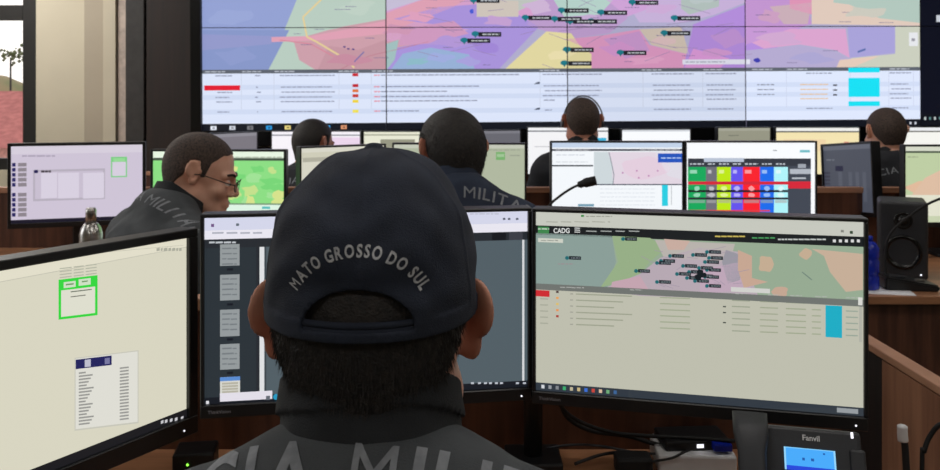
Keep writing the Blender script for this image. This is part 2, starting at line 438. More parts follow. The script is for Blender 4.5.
    for (x, y, rx, ry, cc) in ((420, 18, 16, 5, (222, 160, 190)), (452, 42, 18, 6, (178, 150, 214)), (440, 58, 14, 5, (158, 172, 222)), (418, 62, 12, 4, (140, 186, 200)), (486, 46, 12, 8, (160, 134, 214)), (500, 22, 16, 5, (196, 160, 210)),
                               (562, 56, 14, 5, (232, 220, 172)), (618, 50, 14, 6, (206, 146, 200)), (664, 42, 10, 5, (214, 186, 186)), (730, 40, 16, 8, (190, 146, 210)), (716, 54, 12, 5, (206, 150, 204)), (780, 40, 22, 6, (206, 166, 206)),
                               (812, 60, 18, 5, (170, 164, 208)), (770, 18, 12, 6, (206, 160, 196)), (866, 14, 22, 6, (206, 204, 192)), (350, 60, 18, 6, (198, 140, 160)), (400, 30, 16, 5, (206, 150, 180)), (230, 18, 20, 9, (152, 166, 214)), (236, 56, 18, 8, (140, 154, 204)),
                               (540, 8, 14, 6, (206, 180, 214)), (590, 22, 16, 5, (196, 170, 210)), (660, 10, 14, 6, (204, 170, 214)), (700, 0, 12, 6, (184, 196, 196)), (360, 8, 16, 7, (190, 208, 196)), (470, 62, 10, 4, (168, 160, 220)), (646, 62, 20, 4, (222, 160, 196))):
        c.blob(x, y, rx, ry, cc, 8.5, 22, .5)
    for _ in range(34):
        x = q.uniform(395, 760); y = q.uniform(-10, 66); a = q.uniform(-.5, .5)
        c.line([(x, y), (x + q.uniform(12, 34), y + a * 20)], .45, (150, 130, 170), 9)
    for _ in range(26):
        x = q.uniform(290, 900); y = q.uniform(6, 66)
        c.dashes(x, x + q.uniform(6, 18), y, .7, (120, 110, 150), 9, 1, 3, .6)
    c.line([(356, 62), (366, 52)], 1.2, (110, 110, 170), 9)
    c.line([(858, 54), (866, 51)], 2, (90, 110, 170), 9)
    for (x, y) in ((346, 47), (350, 49), (355, 49.5)): c.rect(x - 1.2, y - .8, x + 1.2, y + .8, (90, 70, 130), 10)
    def pin(u, v, lab=1):
        x = 400 + u / 3.133; y = v / 3.133
        c.blob(x, y, 4, 2.6, (24, 120, 135), 11, 12, .1); c.poly([(x - 2, y + 1), (x + 2, y + 1), (x, y + 4.6)], (24, 110, 120), 11)
        if lab:
            c.rect(x + 3, y - 1.6, x + 26, y + 3, (28, 30, 38), 12); c.dashes(x + 7, x + 24, y + .7, 1.2, (190, 195, 200), 13, 2, 5, .8)
    for u, v, l in ((398, 58, 1), (490, 62, 1), (512, 35, 1), (632, 42, 1), (730, 10, 1), (862, 60, 1), (240, 107, 1), (205, 127, 1), (527, 157, 1),
                    (692, 167, 1), (830, 105, 1), (520, 200, 1), (235, 3, 1), (535, 70, 1), (600, 70, 1), (580, -10, 1), (800, -20, 1)): pin(u, v, l)
    c.blob(473, 12.5, 2.2, 2.2, (70, 90, 210), 11); c.blob(757, 62, 3.4, 2.2, (60, 60, 170), 11)
    c.rect(910, 34, 919, 48, (226, 228, 232), 10); c.rect(912.5, 40, 916, 43, (150, 150, 160), 11); c.rect(683, 61, 750, 66, (222, 222, 236), 10); c.dashes(686, 726, 63.5, 1, (150, 150, 170), 11)
    # table
    c.rect(202, 69.5, 921, 73.2, (92, 98, 108), 10); c.rect(202, 73.2, 921, 123.2, (220, 229, 250), 10)
    for x in (205, 242, 275, 340, 374, 541, 642, 704, 752, 787, 851, 890): c.dashes(x, x + 20, 71.4, 1, (190, 195, 205), 11, 3, 6)
    rows = (75.5, 87, 92, 97, 101.5, 111.5)
    for k, y in enumerate(rows):
        if k % 2: c.rect(202, y - 2.4, 921, y + 2.4, (208, 219, 243), 11)
        for x0, x1 in ((215, 232), (255, 261), (280, 336), (544, 602 if k < 4 else 556), (652, 694), (706, 737), (890, 912)):
            c.dashes(x0 + (k % 3), x1 - (k % 2) * 3, y, 1.1, (140, 146, 172), 12, 2, 6, .7)
        x1 = (520, 480, 448, 470, 478, 420)[k]
        c.dashes(376, 382, y, 1.1, (225, 120, 140), 12, 2, 4, .6); c.dashes(383, x1, y, 1.1, (136, 142, 168), 12, 3, 8, .8)
        if 0 < k < 5: c.dashes(800, 828, y, 1.1, (226, 190, 150), 12, 3, 8, .5)
        if 0 < k < 4: c.dashes(757, 774, y, 1, (120, 125, 145), 12); c.rect(833, y, 837, y + 1.6, (60, 60, 70), 12)
        if k in (0, 5): c.dashes(806, 832, y, 1, (130, 136, 160), 12)
    for x in (241, 274, 340, 373, 541, 643, 703, 786, 850, 889, 914): c.rect(x, 73.2, x + .5, 110, (196, 204, 224), 11)
    c.rect(204, 85, 240, 90, (226, 16, 44), 13)
    for y, cc in ((75, (200, 20, 40)), (85.8, (190, 20, 40)), (91, (226, 120, 60)), (96, (200, 50, 40)), (101.5, (240, 215, 60)), (111.5, (240, 225, 80))): c.rect(354, y - 1.5, 360, y + 1.5, cc, 13)
    for (x, y) in ((538, 84), (538, 110)): c.poly([(x - 3, y + 1.4), (x, y - .6), (x + 3, y - 1), (x + 3, y + 1)], (60, 70, 90), 13)
    for a, b in ((70, 75), (80.5, 100), (104.5, 109.5)): c.rect(848.5, a, 880, b, (20, 220, 240), 13)
    c.rect(202, 123.2, 921, 131, (14, 18, 28), 14)
    for x, cc in ((213, (230, 235, 245)), (232, (210, 215, 225)), (250, (120, 120, 125)), (269, (40, 150, 220)), (288, (235, 215, 130)), (328, (60, 160, 230)), (345, (220, 150, 110))):
        c.rect(x - 3, 125.4, x + 3, 129.3, cc, 15); c.rect(x - 1, 126.6, x + 1.4, 128.2, tuple(int(v * .6) for v in cc), 16)
    for x in (892, 898, 904, 910, 915): c.rect(x, 126, x + 2, 128.5, (200, 205, 215), 15)
def dark_draw(c):
    c.raw([(4, 0), (5, 0), (5, 2), (4, 2)], (8, 12, 28), 0)
    c.rect(937, 17, 946, 24, (200, 205, 215), 2)
    c.rect(921, 118, 1096, 131, (12, 16, 26), 1)
    for i in range(12): c.rect(924 + i * 5, 121, 926 + i * 5, 124, (90, 130, 130) if i % 2 else (190, 200, 200), 2)
for r in range(2):
    for k in range(5):
        ph = MB(); ph.box(((k + .5) * PW, .05, (1 - r + .5) * PH), (PW / 2 - .0006, .045, PH / 2 - .0006), .002, seg=1)
        pn = ph.build('display_panel', M['black'], vw)
        cv = Canvas(lambda x, y: (wx(x), wy(y)), (k, r, k + 1, r + 1))
        (wall_draw if k < 4 else dark_draw)(cv)
        g = [[1, .99, 1.0, .98, 1], [1.0, 1.0, .92, 1.04, 1]][r][k]
        its = []
        for p, cc, l in cv.items:
            its.append(([(.003 + .994 * (u - k), .004 + .992 * (v - r)) for (u, v) in p], tuple(q * g for q in cc), l))
        cv.items = its
        cv.build('screen', PW, PH, pn, .00025, ((k + .5) * PW, .004, (1 - r) * PH))
fr = MB(); fr.box((-.035, .05, PH - .02), (.035, .07, PH + .06), .003); fr.box((PW * 2.5, .05, -.05), (PW * 2.5 + .07, .07, .05), .003); fr.box((PW * 2.5, .05, PH * 2 + .03), (PW * 2.5 + .07, .07, .03), .003); fr.box((PW * 5 + .035, .05, PH - .02), (.035, .07, PH + .06), .003)
fr.build('surround', M['gloss'], vw)
struct('trim_5', MB().box(((-2.155 - 1.835) / 2, 5.72, 1.5), ((2.155 - 1.835) / 2, .06, 1.5), .003), M['wood_dk'])
struct('trim_6', MB().box((1.5, 5.86, .53), (3.1, .04, .53)), M['wood_dk'])

# ------------------------------------------------------------------ consoles
D1, D2, D3 = .74, .77, .77
def console(label, x0, x1, y0, y1, z, plabel, legs, zr=1.0):
    t = empty('console_desk', ((x0 + x1) / 2, (y0 + y1) / 2, 0)); tag(t, label, 'desk')
    cx, cy = (x0 + x1) / 2, (y0 + y1) / 2; hw, hd = (x1 - x0) / 2, (y1 - y0) / 2
    tp = MB().box((0, 0, z - .0135), (hw, hd, .0135), .003).build('worktop', M['wood_top'], t)
    pp = empty('privacy_panel', (cx, y1 + .0135, 0)); tag(pp, plabel, 'partition')
    MB().box((0, 0, zr / 2), (hw, .0125, zr / 2)).build('panel', M['wood'], pp)
    MB().box((0, 0, zr + .012), (hw, .02, .012), .003).build('cap_rail', M['edge'], pp)
    for lx in legs: MB().box((lx - cx, 0, (z - .03) / 2), (.0125, hd - .04, (z - .03) / 2)).build('support_panel', M['wood'], t)
    return t
console('walnut console desk in the foreground under the three nearest monitors', -1.9, .70, 1.02, 1.60, D1, 'dark walnut upright panel behind the cables and the nearest monitors', (-1.88, -.7, .68))
t2 = console('long walnut console of the second row carrying the speaker and bright monitors', -2.9, 2.7, 2.70, 3.58, D2, 'dark walnut upright panel behind the bright second row monitors', (-2.88, -1.45, .0, 2.68))
MB().box((1.72, -.40, .3715), (.96, .0125, .3715)).build('front_panel', M['wood'], t2)
console('walnut console of the far row below the video wall', -2.6, 3.4, 4.5, 5.50, D3, 'low walnut upright panel beneath the video wall', (-2.58, -1.0, .8, 3.38), .9)
# side partition between the first and second row
sp = empty('side_partition', (1.05, 1.9, 0)); tag(sp, 'walnut side partition with pale edge strip running back to second console', 'partition')
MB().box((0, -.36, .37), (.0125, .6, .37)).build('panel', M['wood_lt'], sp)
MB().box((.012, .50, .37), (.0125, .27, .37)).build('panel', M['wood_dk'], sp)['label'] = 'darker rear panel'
MB().box((.006, .03, .753), (.020, .74, .010), .003).build('edge_strip', M['edge'], sp)

# ------------------------------------------------------------------ monitors
def monitor(label, pL, pR, ztop, h, deskz, draw, bez=.007, top=None, chin=.02, logo=None, depth=.035, roll=0, stand=True, light=None, name='monitor', group=None, tint=1.0):
    """pL, pR: (px, depth) of the two ends of the lit screen"""
    top = top or bez
    A = Vector((bx(*pL), pL[1], 0)); B = Vector((bx(*pR), pR[1], 0)); u = (B - A).normalized(); wd = (B - A).length
    n = Vector((-u.y, u.x, 0)); C0 = (A + B) / 2
    O = C0 + n * .0
    rz = math.atan2(u.y, u.x)
    root = empty(name, (O.x, O.y, deskz), rz); tag(root, label, 'monitor', group)
    zt = ztop - deskz; zb = zt - h
    rot = Matrix.Rotation(roll, 3, 'Y'); cz = (zt + zb) / 2
    def place(o):
        if roll:
            o.location = Vector((0, 0, cz)) - rot @ Vector((0, 0, cz)); o.rotation_euler = (0, roll, 0)
        return o
    mb = MB(); y0 = -.006
    X = wd / 2
    mb.box((0, .018, (zt + top + zb - chin) / 2), (X + bez, .016, (h + top + chin) / 2), .003)
    for c, hh in (((-X - bez / 2, .0, cz), (bez / 2, .007, h / 2 + .0005)), ((X + bez / 2, 0, cz), (bez / 2, .007, h / 2 + .0005)),
                  ((0, 0, zt + top / 2), (X + bez, .007, top / 2)), ((0, 0, zb - chin / 2), (X + bez, .007, chin / 2))): mb.box(c, hh, .0015, seg=1)
    mb.box((0, depth, cz), (X * .55, .018, h * .34), .008)
    hs = place(mb.build('housing', M['black'], root))
    def conv(px, py):
        d = Vector(((px - 470) / F, 1, (HZ - py) / F)); t = A.dot(n) / d.dot(n)
        p = d * t; xx = (p - C0).dot(u); zz = p.z + EYE - deskz - cz
        if roll: xx, zz = xx * math.cos(roll) - zz * math.sin(roll), zz * math.cos(roll) + xx * math.sin(roll)
        return (.5 + xx / wd, .5 - zz / h)
    cv = Canvas(conv); draw(cv)
    if tint != 1: cv.items = [(p, tuple(q * tint for q in c), l) for p, c, l in cv.items]
    sc = cv.build('screen', wd, h, root, .00015, (0, .0015, zb)); place(sc)
    if logo:
        tr_, w_ = text_tris(logo, .012); k = .0075
        L = Canvas()
        vs = []; fs = []
        for t in tr_:
            q = len(vs); vs += [(-X + .006 + p[0] * k, -.0074, zb - chin * .62 + p[1] * k) for p in t]; fs.append((q, q + 1, q + 2))
        me = bpy.data.meshes.new('logo'); me.from_pydata(vs, [], fs); place(new_obj('logo', me, M['logo'], root))
    if light:
        place(MB().ball((X - .012, -.0075, zb - chin * .6), .0016, 8).build('power_light', M[light], root))
    if stand:
        s = MB(); s.box((0, .075, (cz + .02) / 2 + .004), (.028, .012, (cz + .02) / 2), .005); s.box((0, .058, cz), (.05, .016, .05), .004)
        place(s.build('stand_neck', M['black'], root)) if False else s.build('stand_neck', M['black'], root)
        MB().box((0, .07, .007), (min(.13, X * .6), .073, .007), .005).build('stand_base', M['black'], root)
    return root

def d_F1(c):
    c.full((216, 213, 193))
    c.urect(0, 0, 1, .052, (226, 222, 202)); c.urect(0, .052, 1, .055, (190, 188, 172), 2)
    c.poly([(-150, 268), (0, 262), (184, 245.5), (184, 245), (0, 261.4), (-150, 267.2)], (196, 193, 176), 2)
    c.dashes(157, 182, 249.5, 2.4, (170, 170, 155), 3, 1.5, 4)
    G = (52, 214, 62)
    def q(x, y): return (x, y - (x - 58) * .12)
    def box(x0, y0, x1, y1, col, l): c.poly([q(x0, y0), q(x1, y0), q(x1, y1), q(x0, y1)], col, l)
    box(59, 280, 98, 320, G, 3); box(61.5, 291, 95.5, 317.5, (222, 222, 206), 4)
    box(64, 283, 76, 289, (206, 224, 196), 5); box(79, 282, 91, 288.5, (206, 224, 196), 5)
    for k in range(4):
        for x0, x1 in ((60, 72), (74, 84), (86, 97)): box(x0, 268.5 + k * 3, x1, 269.5 + k * 3, (176, 178, 160), 5)
    box(71, 293, 92, 294, (90, 100, 85), 5); box(71, 298, 86, 299, (120, 120, 110), 5); box(66, 285, 74, 286.5, (110, 150, 100), 6); box(82, 284, 88, 285.3, (110, 150, 100), 6)
    box(75, 360, 139, 433, (198, 197, 184), 3); box(76, 361, 138, 431.5, (222, 221, 212), 4)
    box(76, 362, 112, 371.5, (34, 34, 92), 5); box(85, 363.2, 91, 370.5, (190, 190, 205), 6); box(105, 364, 110, 370, (120, 120, 160), 6)
    for k in range(17):
        y = 375 + k * 3.2
        for x0, x1 in ((79, 86 + (k * 7) % 9), (120, 129)): box(x0, y, x1, y + 1.6, (150, 150, 146), 6)
    c.urect(0, .955, 1, 1, (26, 26, 30), 7)
    for k, x in enumerate((161, 165, 170, 175, 181)): c.rect(x, 421 - (x - 161) * .2, x + 2.6, 423 - (x - 161) * .2, (200, 200, 205), 8)
def d_F2(c):
    c.full((82, 95, 102))
    c.urect(0, 0, 1, .07, (212, 214, 234)); c.urect(0, .07, 1, .118, (232, 230, 240), 2); c.urect(0, .118, 1, .165, (38, 42, 48), 3)
    c.dashes(212, 262, 233, 1.4, (170, 172, 185), 4, 6, 14, 3); c.rect(211, 224, 214, 227, (110, 80, 130), 4); c.rect(236, 223.5, 239, 226, (100, 110, 120), 4)
    c.dashes(209, 236, 242.5, 1.6, (190, 195, 200), 5, 3, 8); 
    for x in (503, 508, 516): c.rect(x, 218, x + 2.5, 220, (90, 95, 110), 4)
    c.dashes(470, 500, 214, 1.2, (190, 192, 210), 4)
    c.urect(.885, .118, .93, .165, (20, 22, 28), 4); c.urect(.94, .118, .985, .165, (60, 62, 70), 4)
    c.urect(0, .165, .152, 1, (42, 50, 56), 3); c.urect(.152, .165, .162, 1, (38, 42, 48), 3); c.urect(.162, .165, .176, .965, (222, 224, 226), 4)
    for a, b in ((244.5, 265.5), (275, 300), (310, 336), (344.5, 369)):
        c.rect(220, a, 239.5, b, (148, 154, 156), 5)
        for k in range(4): c.dashes(222, 237, a + 4 + k * 5.2, 1.1, (118, 124, 128), 6, 4, 12)
    for y in (269.5, 304.5, 339.5, 373): c.rect(227, y - 1, 233, y + 1, (20, 24, 34), 6)
    c.rect(220, 377.5, 240, 398, (214, 214, 206), 5); c.rect(220, 377.5, 240, 380.5, (90, 140, 210), 6)
    for k in range(5): c.rect(222, 383 + k * 2.8, 238, 384 + k * 2.8, (180, 176, 160), 6)
    c.urect(.178, .165, .182, .965, (60, 68, 74), 5)
    c.urect(.983, .165, .990, .965, (214, 216, 218), 5)
    c.urect(0, .965, 1, 1, (22, 26, 34), 6); c.urect(.045, .945, .20, .99, (226, 222, 232), 7); c.rect(206, 401, 209, 404, (220, 220, 225), 8)
    c.blob(276, 397, 3, 3, (40, 150, 190), 8, 10, .05); c.rect(266, 396, 270, 400, (100, 105, 115), 8)
    for x in (471, 478, 484, 489, 495, 500, 516, 523): c.rect(x, 382.4, x + 3, 384, (190, 195, 205), 8)
def d_F3(c):
    c.full((190, 190, 174))
    c.urect(0, 0, 1, .085, (198, 200, 190)); c.dashes(546, 610, 222, 1.4, (168, 170, 158), 3, 6, 16, 3)
    c.rect(581, 215, 584, 217, (60, 140, 70), 3); c.dashes(586, 612, 216.5, 1.1, (150, 152, 140), 3)
    c.rect(841, 230, 844, 232.5, (130, 132, 124), 3); c.rect(850, 231, 853, 234, (50, 70, 50), 3)
    c.urect(0, .078, 1, .130, (26, 30, 32), 2)
    c.urect(.006, .084, .043, .122, (62, 132, 76), 3); c.dashes(538, 549, 229, 1.4, (190, 210, 190), 5)
    c.text('CADG', 553.5, 233, 6.8, (225, 228, 226), 4, .02, 16); 
    for k in range(3): c.rect(574.5, 227.7 + k * 2, 580, 228.7 + k * 2, (225, 228, 226), 4)
    c.dashes(586, 640, 231.3, 1.3, (170, 174, 172), 4, 6, 12, 4); c.dashes(715, 745, 236.5, 1.6, (200, 180, 90), 4, 3, 8, .6); c.dashes(752, 775, 238, 1.6, (70, 150, 90), 4, 3, 6); c.dashes(778, 826, 239.5, 1.6, (190, 195, 192), 4, 2, 6, .7)
    for x in (833, 839, 845, 851, 857): c.rect(x, 239.5, x + 3, 242.5, (215, 215, 215), 4)
    c.urect(0, .130, 1, .405, (150, 170, 146), 1)
    P = c.poly
    P([(536, 233), (612, 236), (616, 262), (606, 290), (536, 286)], (138, 158, 152), 2)
    P([(612, 236), (650, 238), (666, 248), (650, 262), (638, 276), (600, 288), (618, 262)], (150, 174, 134), 3)
    P([(600, 290), (640, 274), (660, 258), (700, 248), (740, 252), (760, 300), (640, 296)], (182, 168, 178), 4)
    P([(655, 240), (735, 244), (730, 262), (664, 258)], (184, 178, 172), 4)
    P([(664, 239), (690, 241), (684, 250), (668, 250)], (200, 172, 160), 5)
    P([(700, 270), (740, 262), (752, 290), (700, 294)], (190, 166, 184), 5)
    P([(726, 250), (744, 256), (740, 280), (728, 284), (722, 262)], (152, 150, 160), 5)
    P([(738, 250), (752, 256), (752, 278), (768, 282), (744, 288), (738, 270)], (198, 166, 146), 6)
    c.blob(766, 264, 8, 9, (196, 172, 146), 6); c.blob(806, 254, 6, 5, (196, 172, 146), 6); c.blob(780, 292, 9, 5, (196, 166, 146), 6)
    P([(812, 249), (863, 254), (863, 290), (846, 292), (830, 272), (824, 256)], (198, 174, 152), 6)
    P([(612, 282), (640, 276), (650, 292), (610, 292)], (196, 164, 176), 5)
    c.line([(802, 272), (812, 280)], 1, (110, 130, 120), 7)
    q = random.Random(5)
    for _ in range(22):
        x = q.uniform(640, 740); y = q.uniform(248, 286); c.line([(x, y), (x + q.uniform(5, 16), y + q.uniform(-4, 5))], .5, (160, 146, 164), 7)
    c.dashes(558, 574, 264, .8, (160, 130, 140), 7, 2, 4); c.rect(538, 238, 563, 243, (205, 208, 196), 7); c.dashes(541, 558, 240.5, 1, (140, 144, 136), 8)
    for x, y in ((568, 258), (624, 239), (637, 271), (658, 263), (662, 261), (671, 256), (658, 282), (694, 255), (684, 266), (678, 274), (690, 272), (700, 276), (708, 252), (710, 258), (706, 262), (708, 270), (706, 277), (708, 286), (696, 281), (688, 278), (700, 268)):
        c.blob(x - 1, y, 2, 2, (28, 104, 112), 8, 8, .05); c.rect(x + 1, y - 2, x + 13, y + 2, (24, 34, 42), 9); c.dashes(x + 3, x + 12, y, .9, (130, 140, 145), 10, 1, 3, .6)
    for x, y in ((700, 272), (703, 275), (698, 277)): c.blob(x, y, 3.6, 3, (20, 28, 34), 11, 10)
    c.rect(731, 287, 770, 293.5, (208, 208, 204), 8)
    c.urect(0, .403, 1, .437, (112, 116, 112), 7)
    for x in (560, 572, 630, 735, 768, 790, 815, 846): c.dashes(x, x + 12, 286.5 + (x - 536) * .0365, 1, (176, 178, 174), 8, 3, 6)
    c.urect(0, .44, .045, .475, (206, 44, 50), 8)
    for k in range(6):
        v = .455 + k * .036
        y0 = 292 + k * 6.1
        for x0, x1, cc in ((540, 548, (166, 168, 152)), (570, 573, (160, 160, 148)), (576, 632 - (k % 3) * 9, (156, 160, 140)), (660, 690, (160, 168, 142)), (732, 750, (156, 162, 142)), (760, 778, (160, 166, 142)), (786, 806, (158, 166, 140)), (812, 821, (160, 168, 142)), (846, 858, (150, 164, 150))):
            y = y0 + (x0 - 536) * .04
            c.poly([(x0, y), (x1, y + (x1 - x0) * .04), (x1, y + (x1 - x0) * .04 + 1.2), (x0, y + 1.2)], cc, 3)
        if k < 5: c.rect(556, y0 - 1.2, 558.6, y0 + 1.2, ((80, 60, 60), (230, 160, 90), (220, 190, 110), (230, 150, 90), (170, 60, 50))[k], 4)
    c.urect(.893, .44, .94, .605, (28, 172, 196), 4)
    for y in (306, 312, 322): c.rect(723, y, 726, y + 1.5, (70, 76, 70), 4)
    c.urect(.985, .39, .997, .43, (215, 215, 210), 9); c.urect(.988, .43, .996, .62, (176, 177, 166), 4)
    c.urect(0, .957, 1, 1, (48, 56, 66), 9); c.urect(.30, .957, 1, 1, (58, 64, 70), 9)
    for k, cc in enumerate(((210, 214, 220), (150, 154, 160), (130, 134, 140), (60, 170, 110), (190, 180, 150), (200, 180, 130), (60, 110, 210), (200, 70, 60), (220, 190, 160), (110, 170, 120), (60, 100, 150))):
        u = .018 + k * .0235; c.urect(u, .968, u + .010, .988, cc, 10)
    c.urect(.925, .966, .985, .99, (150, 156, 160), 10)
monitor('large black monitor in the left foreground showing a cream form with green ticket window', (-68, 1.075), (187, 1.42), 1.167, .2995, D1, d_F1, .018, .014, .03, depth=.04, light='led_w')
monitor('black monitor directly behind the capped officer showing a grey document viewer', (204.5, 1.36), (527.5, 1.444), 1.2085, .299, D1, d_F2, .006, .006, .021, 'ThinkVision', stand=False, light='led_w')
monitor('black foreground monitor with pale map above incident table beside the desk phone', (536, 1.412), (863.5, 1.295), 1.2115, .2965, D1, d_F3, .006, .006, .021, 'ThinkVision', stand=False, light='led_w')
# shared pole carrying the two middle monitors
po = empty('monitor_pole', (pw(533, 300, 1.53).x, 1.53, D1)); tag(po, 'black clamp-on pole with two arms holding the two middle foreground monitors', 'monitor stand')
MB().cyl((0, 0, 0), (0, 0, .40), .017).build('pole', M['black'], po)
MB().box((0, 0, .01), (.05, .045, .01), .004).build('clamp', M['black'], po)
for sx, ex, ey, ez in ((-1, -.22, -.065, .31), (1, .23, -.115, .31)):
    MB().tube([(0, 0, ez), (ex * .5, .02, ez), (ex, ey + .005, ez)], .012, 10, 4).build('arm', M['black'], po)

def d_M2a(c):
    c.full((206, 196, 214)); c.rect(0, 140, 150, 152, (214, 206, 220), 1)
    c.dashes(22, 55, 156, 1.4, (170, 160, 180), 3, 4, 10)
    for k in range(11):
        y = 163 + k * 5
        if k == 5: continue
        c.rect(12, y, 15.5, y + 3.6, (40, 36, 96), 3); c.rect(18, y, 26.5, y + 3.4, (140, 132, 140), 3)
    c.rect(33, 170, 105, 199, (182, 174, 188), 2); c.rect(35, 172, 103, 197, (200, 190, 208), 3)
    for x0 in (41, 58, 83): c.rect(x0, 173, x0 + (16 if x0 < 50 else 21), 198, (216, 208, 224), 4)
    c.rect(34, 170, 38, 173, (30, 26, 80), 5); c.dashes(41, 51, 171.5, 2, (60, 50, 60), 5, 2, 4, .5)
    c.rect(111, 157, 127, 177, (120, 206, 130), 3); c.rect(112.2, 162, 125.8, 175.8, (214, 206, 222), 4); c.rect(113, 158.3, 125, 161.4, (150, 216, 150), 4)
    c.urect(0, .955, 1, 1, (26, 24, 40), 5); c.dashes(14, 40, 229, 1.2, (170, 170, 190), 6); c.dashes(20, 46, 226, 1.2, (190, 190, 200), 6, 1.5, 3, 2)
def d_green(c):
    c.full((150, 222, 140)); c.urect(0, 0, 1, .10, (232, 246, 226)); c.urect(0, .085, 1, .12, (70, 84, 70), 2); c.urect(0, .12, 1, .68, (140, 222, 132), 1)
    q = random.Random(11)
    for k in range(46):
        x = q.uniform(160, 282); y = q.uniform(162, 203); c.blob(x, y, q.uniform(4, 10), q.uniform(2.5, 6), ((214, 226, 140), (120, 214, 120), (196, 224, 140), (160, 226, 150))[k % 4], 2 + k % 3, 12, .5, k)
    c.urect(0, .68, 1, .70, (120, 150, 120), 6); c.urect(0, .70, 1, 1, (222, 244, 228), 6); c.rect(262, 206.5, 270, 209, (90, 190, 190), 7); c.dashes(226, 282, 157.3, 1, (160, 170, 150), 4)
def d_cream(c):
    c.full((206, 204, 184)); c.urect(0, 0, 1, .06, (216, 214, 200)); c.rect(303, 158, 330, 161, (176, 174, 158), 2); c.rect(302, 160, 345, 200, (214, 212, 196), 1)
def d_olive(c):
    c.full((176, 184, 160)); c.urect(0, 0, 1, .05, (196, 200, 184)); c.rect(496, 152, 505, 160, (120, 176, 110), 2); c.rect(497, 154, 504, 157, (160, 196, 150), 3); c.dashes(488, 520, 150, .8, (150, 156, 140), 2)
    c.rect(510, 155, 520, 156, (150, 156, 140), 2)
def d_M2e(c):
    c.full((244, 248, 252)); c.urect(0, 0, 1, .065, (196, 212, 234)); c.rect(550, 149, 684, 151, (70, 74, 86), 2); c.dashes(556, 590, 150, .8, (190, 190, 195), 3); c.dashes(640, 680, 150, .8, (190, 190, 195), 3)
    c.rect(551, 165, 593, 166.5, (70, 76, 84), 2); c.dashes(556, 585, 155, .8, (200, 205, 215), 2); c.dashes(556, 588, 162, .8, (205, 210, 215), 2)
    c.rect(594, 152, 684, 184, (226, 214, 226), 2)
    c.poly([(594, 152), (608, 152), (612, 166), (613, 184), (594, 184)], (206, 216, 220), 3); c.line([(609, 152), (612, 165), (614, 175), (613, 184)], .8, (130, 140, 150), 4)
    c.blob(645, 168, 22, 12, (228, 206, 222), 3); c.poly([(655, 152), (684, 152), (684, 180), (668, 176)], (224, 220, 230), 3)
    for x, y in ((622, 172), (636, 170), (648, 175), (638, 177), (657, 170)): c.rect(x, y, x + 1.6, y + 1.6, (190, 130, 180), 4)
    c.rect(658, 153.5, 684, 162.5, (34, 84, 190), 5); c.dashes(661, 681, 158, 1, (190, 210, 240), 6)
    c.rect(594, 184, 684, 185.2, (80, 86, 100), 3); c.rect(662, 185, 668, 206, (40, 206, 226), 4); c.rect(671, 186, 672, 205, (200, 205, 210), 3)
    for k in range(5): c.dashes(600, 655, 189 + k * 4, .6, (214, 220, 228), 3)
    c.rect(578, 204, 594, 206.5, (120, 160, 180), 3)
def d_M2f(c):
    c.full((250, 252, 255)); c.rect(800, 150, 810, 152.5, (110, 190, 200), 2); c.dashes(773, 777, 150.5, 1, (150, 155, 160), 2)
    cols = [(688, 706, (20, 168, 92)), (706, 717, (112, 112, 122)), (717, 731, (190, 232, 20)), (731, 743, (100, 84, 238)), (743, 760, (250, 34, 46)), (760, 774, (26, 108, 236)), (774, 788, (176, 244, 250))]
    c.rect(688, 159, 811, 216, (66, 72, 84), 2)
    c.rect(688, 158.5, 811, 166, (52, 56, 66), 3); c.rect(704, 158, 744, 162, (186, 196, 214), 4)
    for a, b, cc in cols:
        c.rect(a, 167, b, 216, cc, 4)
        c.rect(a, 190, b, 192.2, (30, 30, 36), 6); c.rect(a, 197.5, b, 199.5, (40, 42, 50), 6)
        m = (a + b) / 2; l = tuple(int(v + (255 - v) * .55) for v in cc)
        c.blob(m, 188.5, 3, 2.4, l, 7, 8); c.blob(m, 195, 3.8, 2, l, 7, 8); c.dashes(a + 2, b - 2, 164, 1.4, (190, 196, 205), 5, 2, 4); c.rect(a + 2, 170, m, 173.5, l, 5)
        c.rect(a + 1, 200, b - 1, 203, tuple(int(v * .8) for v in l), 5)
    c.rect(688, 181.5, 811, 184.6, (214, 40, 58), 5); c.rect(788, 184.5, 811, 188.5, (214, 40, 58), 5)
    c.rect(790, 169, 811, 174, (180, 186, 196), 5); c.rect(792, 177.5, 806, 179, (190, 196, 205), 5); c.rect(798, 164, 806, 168, (160, 166, 176), 5)
    c.rect(688, 210, 770, 211.5, (225, 60, 70), 6)
def d_M2g(c):
    c.full((70, 74, 86)); c.urect(0, 0, 1, .07, (92, 96, 108)); c.rect(835, 166, 843, 171, (30, 30, 56), 3); c.dashes(826, 834, 160, 1, (110, 114, 124), 2)
    for x in (838, 848, 855, 862): c.rect(x, 172, x + 5, 202, (82, 86, 98), 2)
    for k in range(8): c.rect(824, 172 + k * 3.6, 830, 174 + k * 3.6, (50, 50, 66), 2)
def d_M2h(c):
    c.full((200, 210, 176)); c.urect(0, 0, 1, .06, (214, 218, 200)); c.rect(900, 151, 1040, 153, (80, 92, 76), 2); c.rect(904, 153, 1040, 195, (190, 206, 164), 1)
    c.blob(920, 188, 12, 6, (224, 186, 156), 2); c.poly([(912, 195), (925, 178), (945, 168), (990, 165), (990, 195)], (222, 190, 164), 3); c.rect(900, 195, 1040, 216, (226, 226, 206), 4)
    c.dashes(908, 918, 157, 1, (150, 160, 130), 4)
monitor('slim black monitor with lilac screen by the window, left of bespectacled officer', (11, 3.30), (142.5, 3.44), 1.212, .300, D2, d_M2a, .012, .012, .02)
monitor('black monitor with bright green map behind the bespectacled officer', (153, 3.36), (284, 3.34), 1.189, .299, D2, d_green, .009, .009, .02)
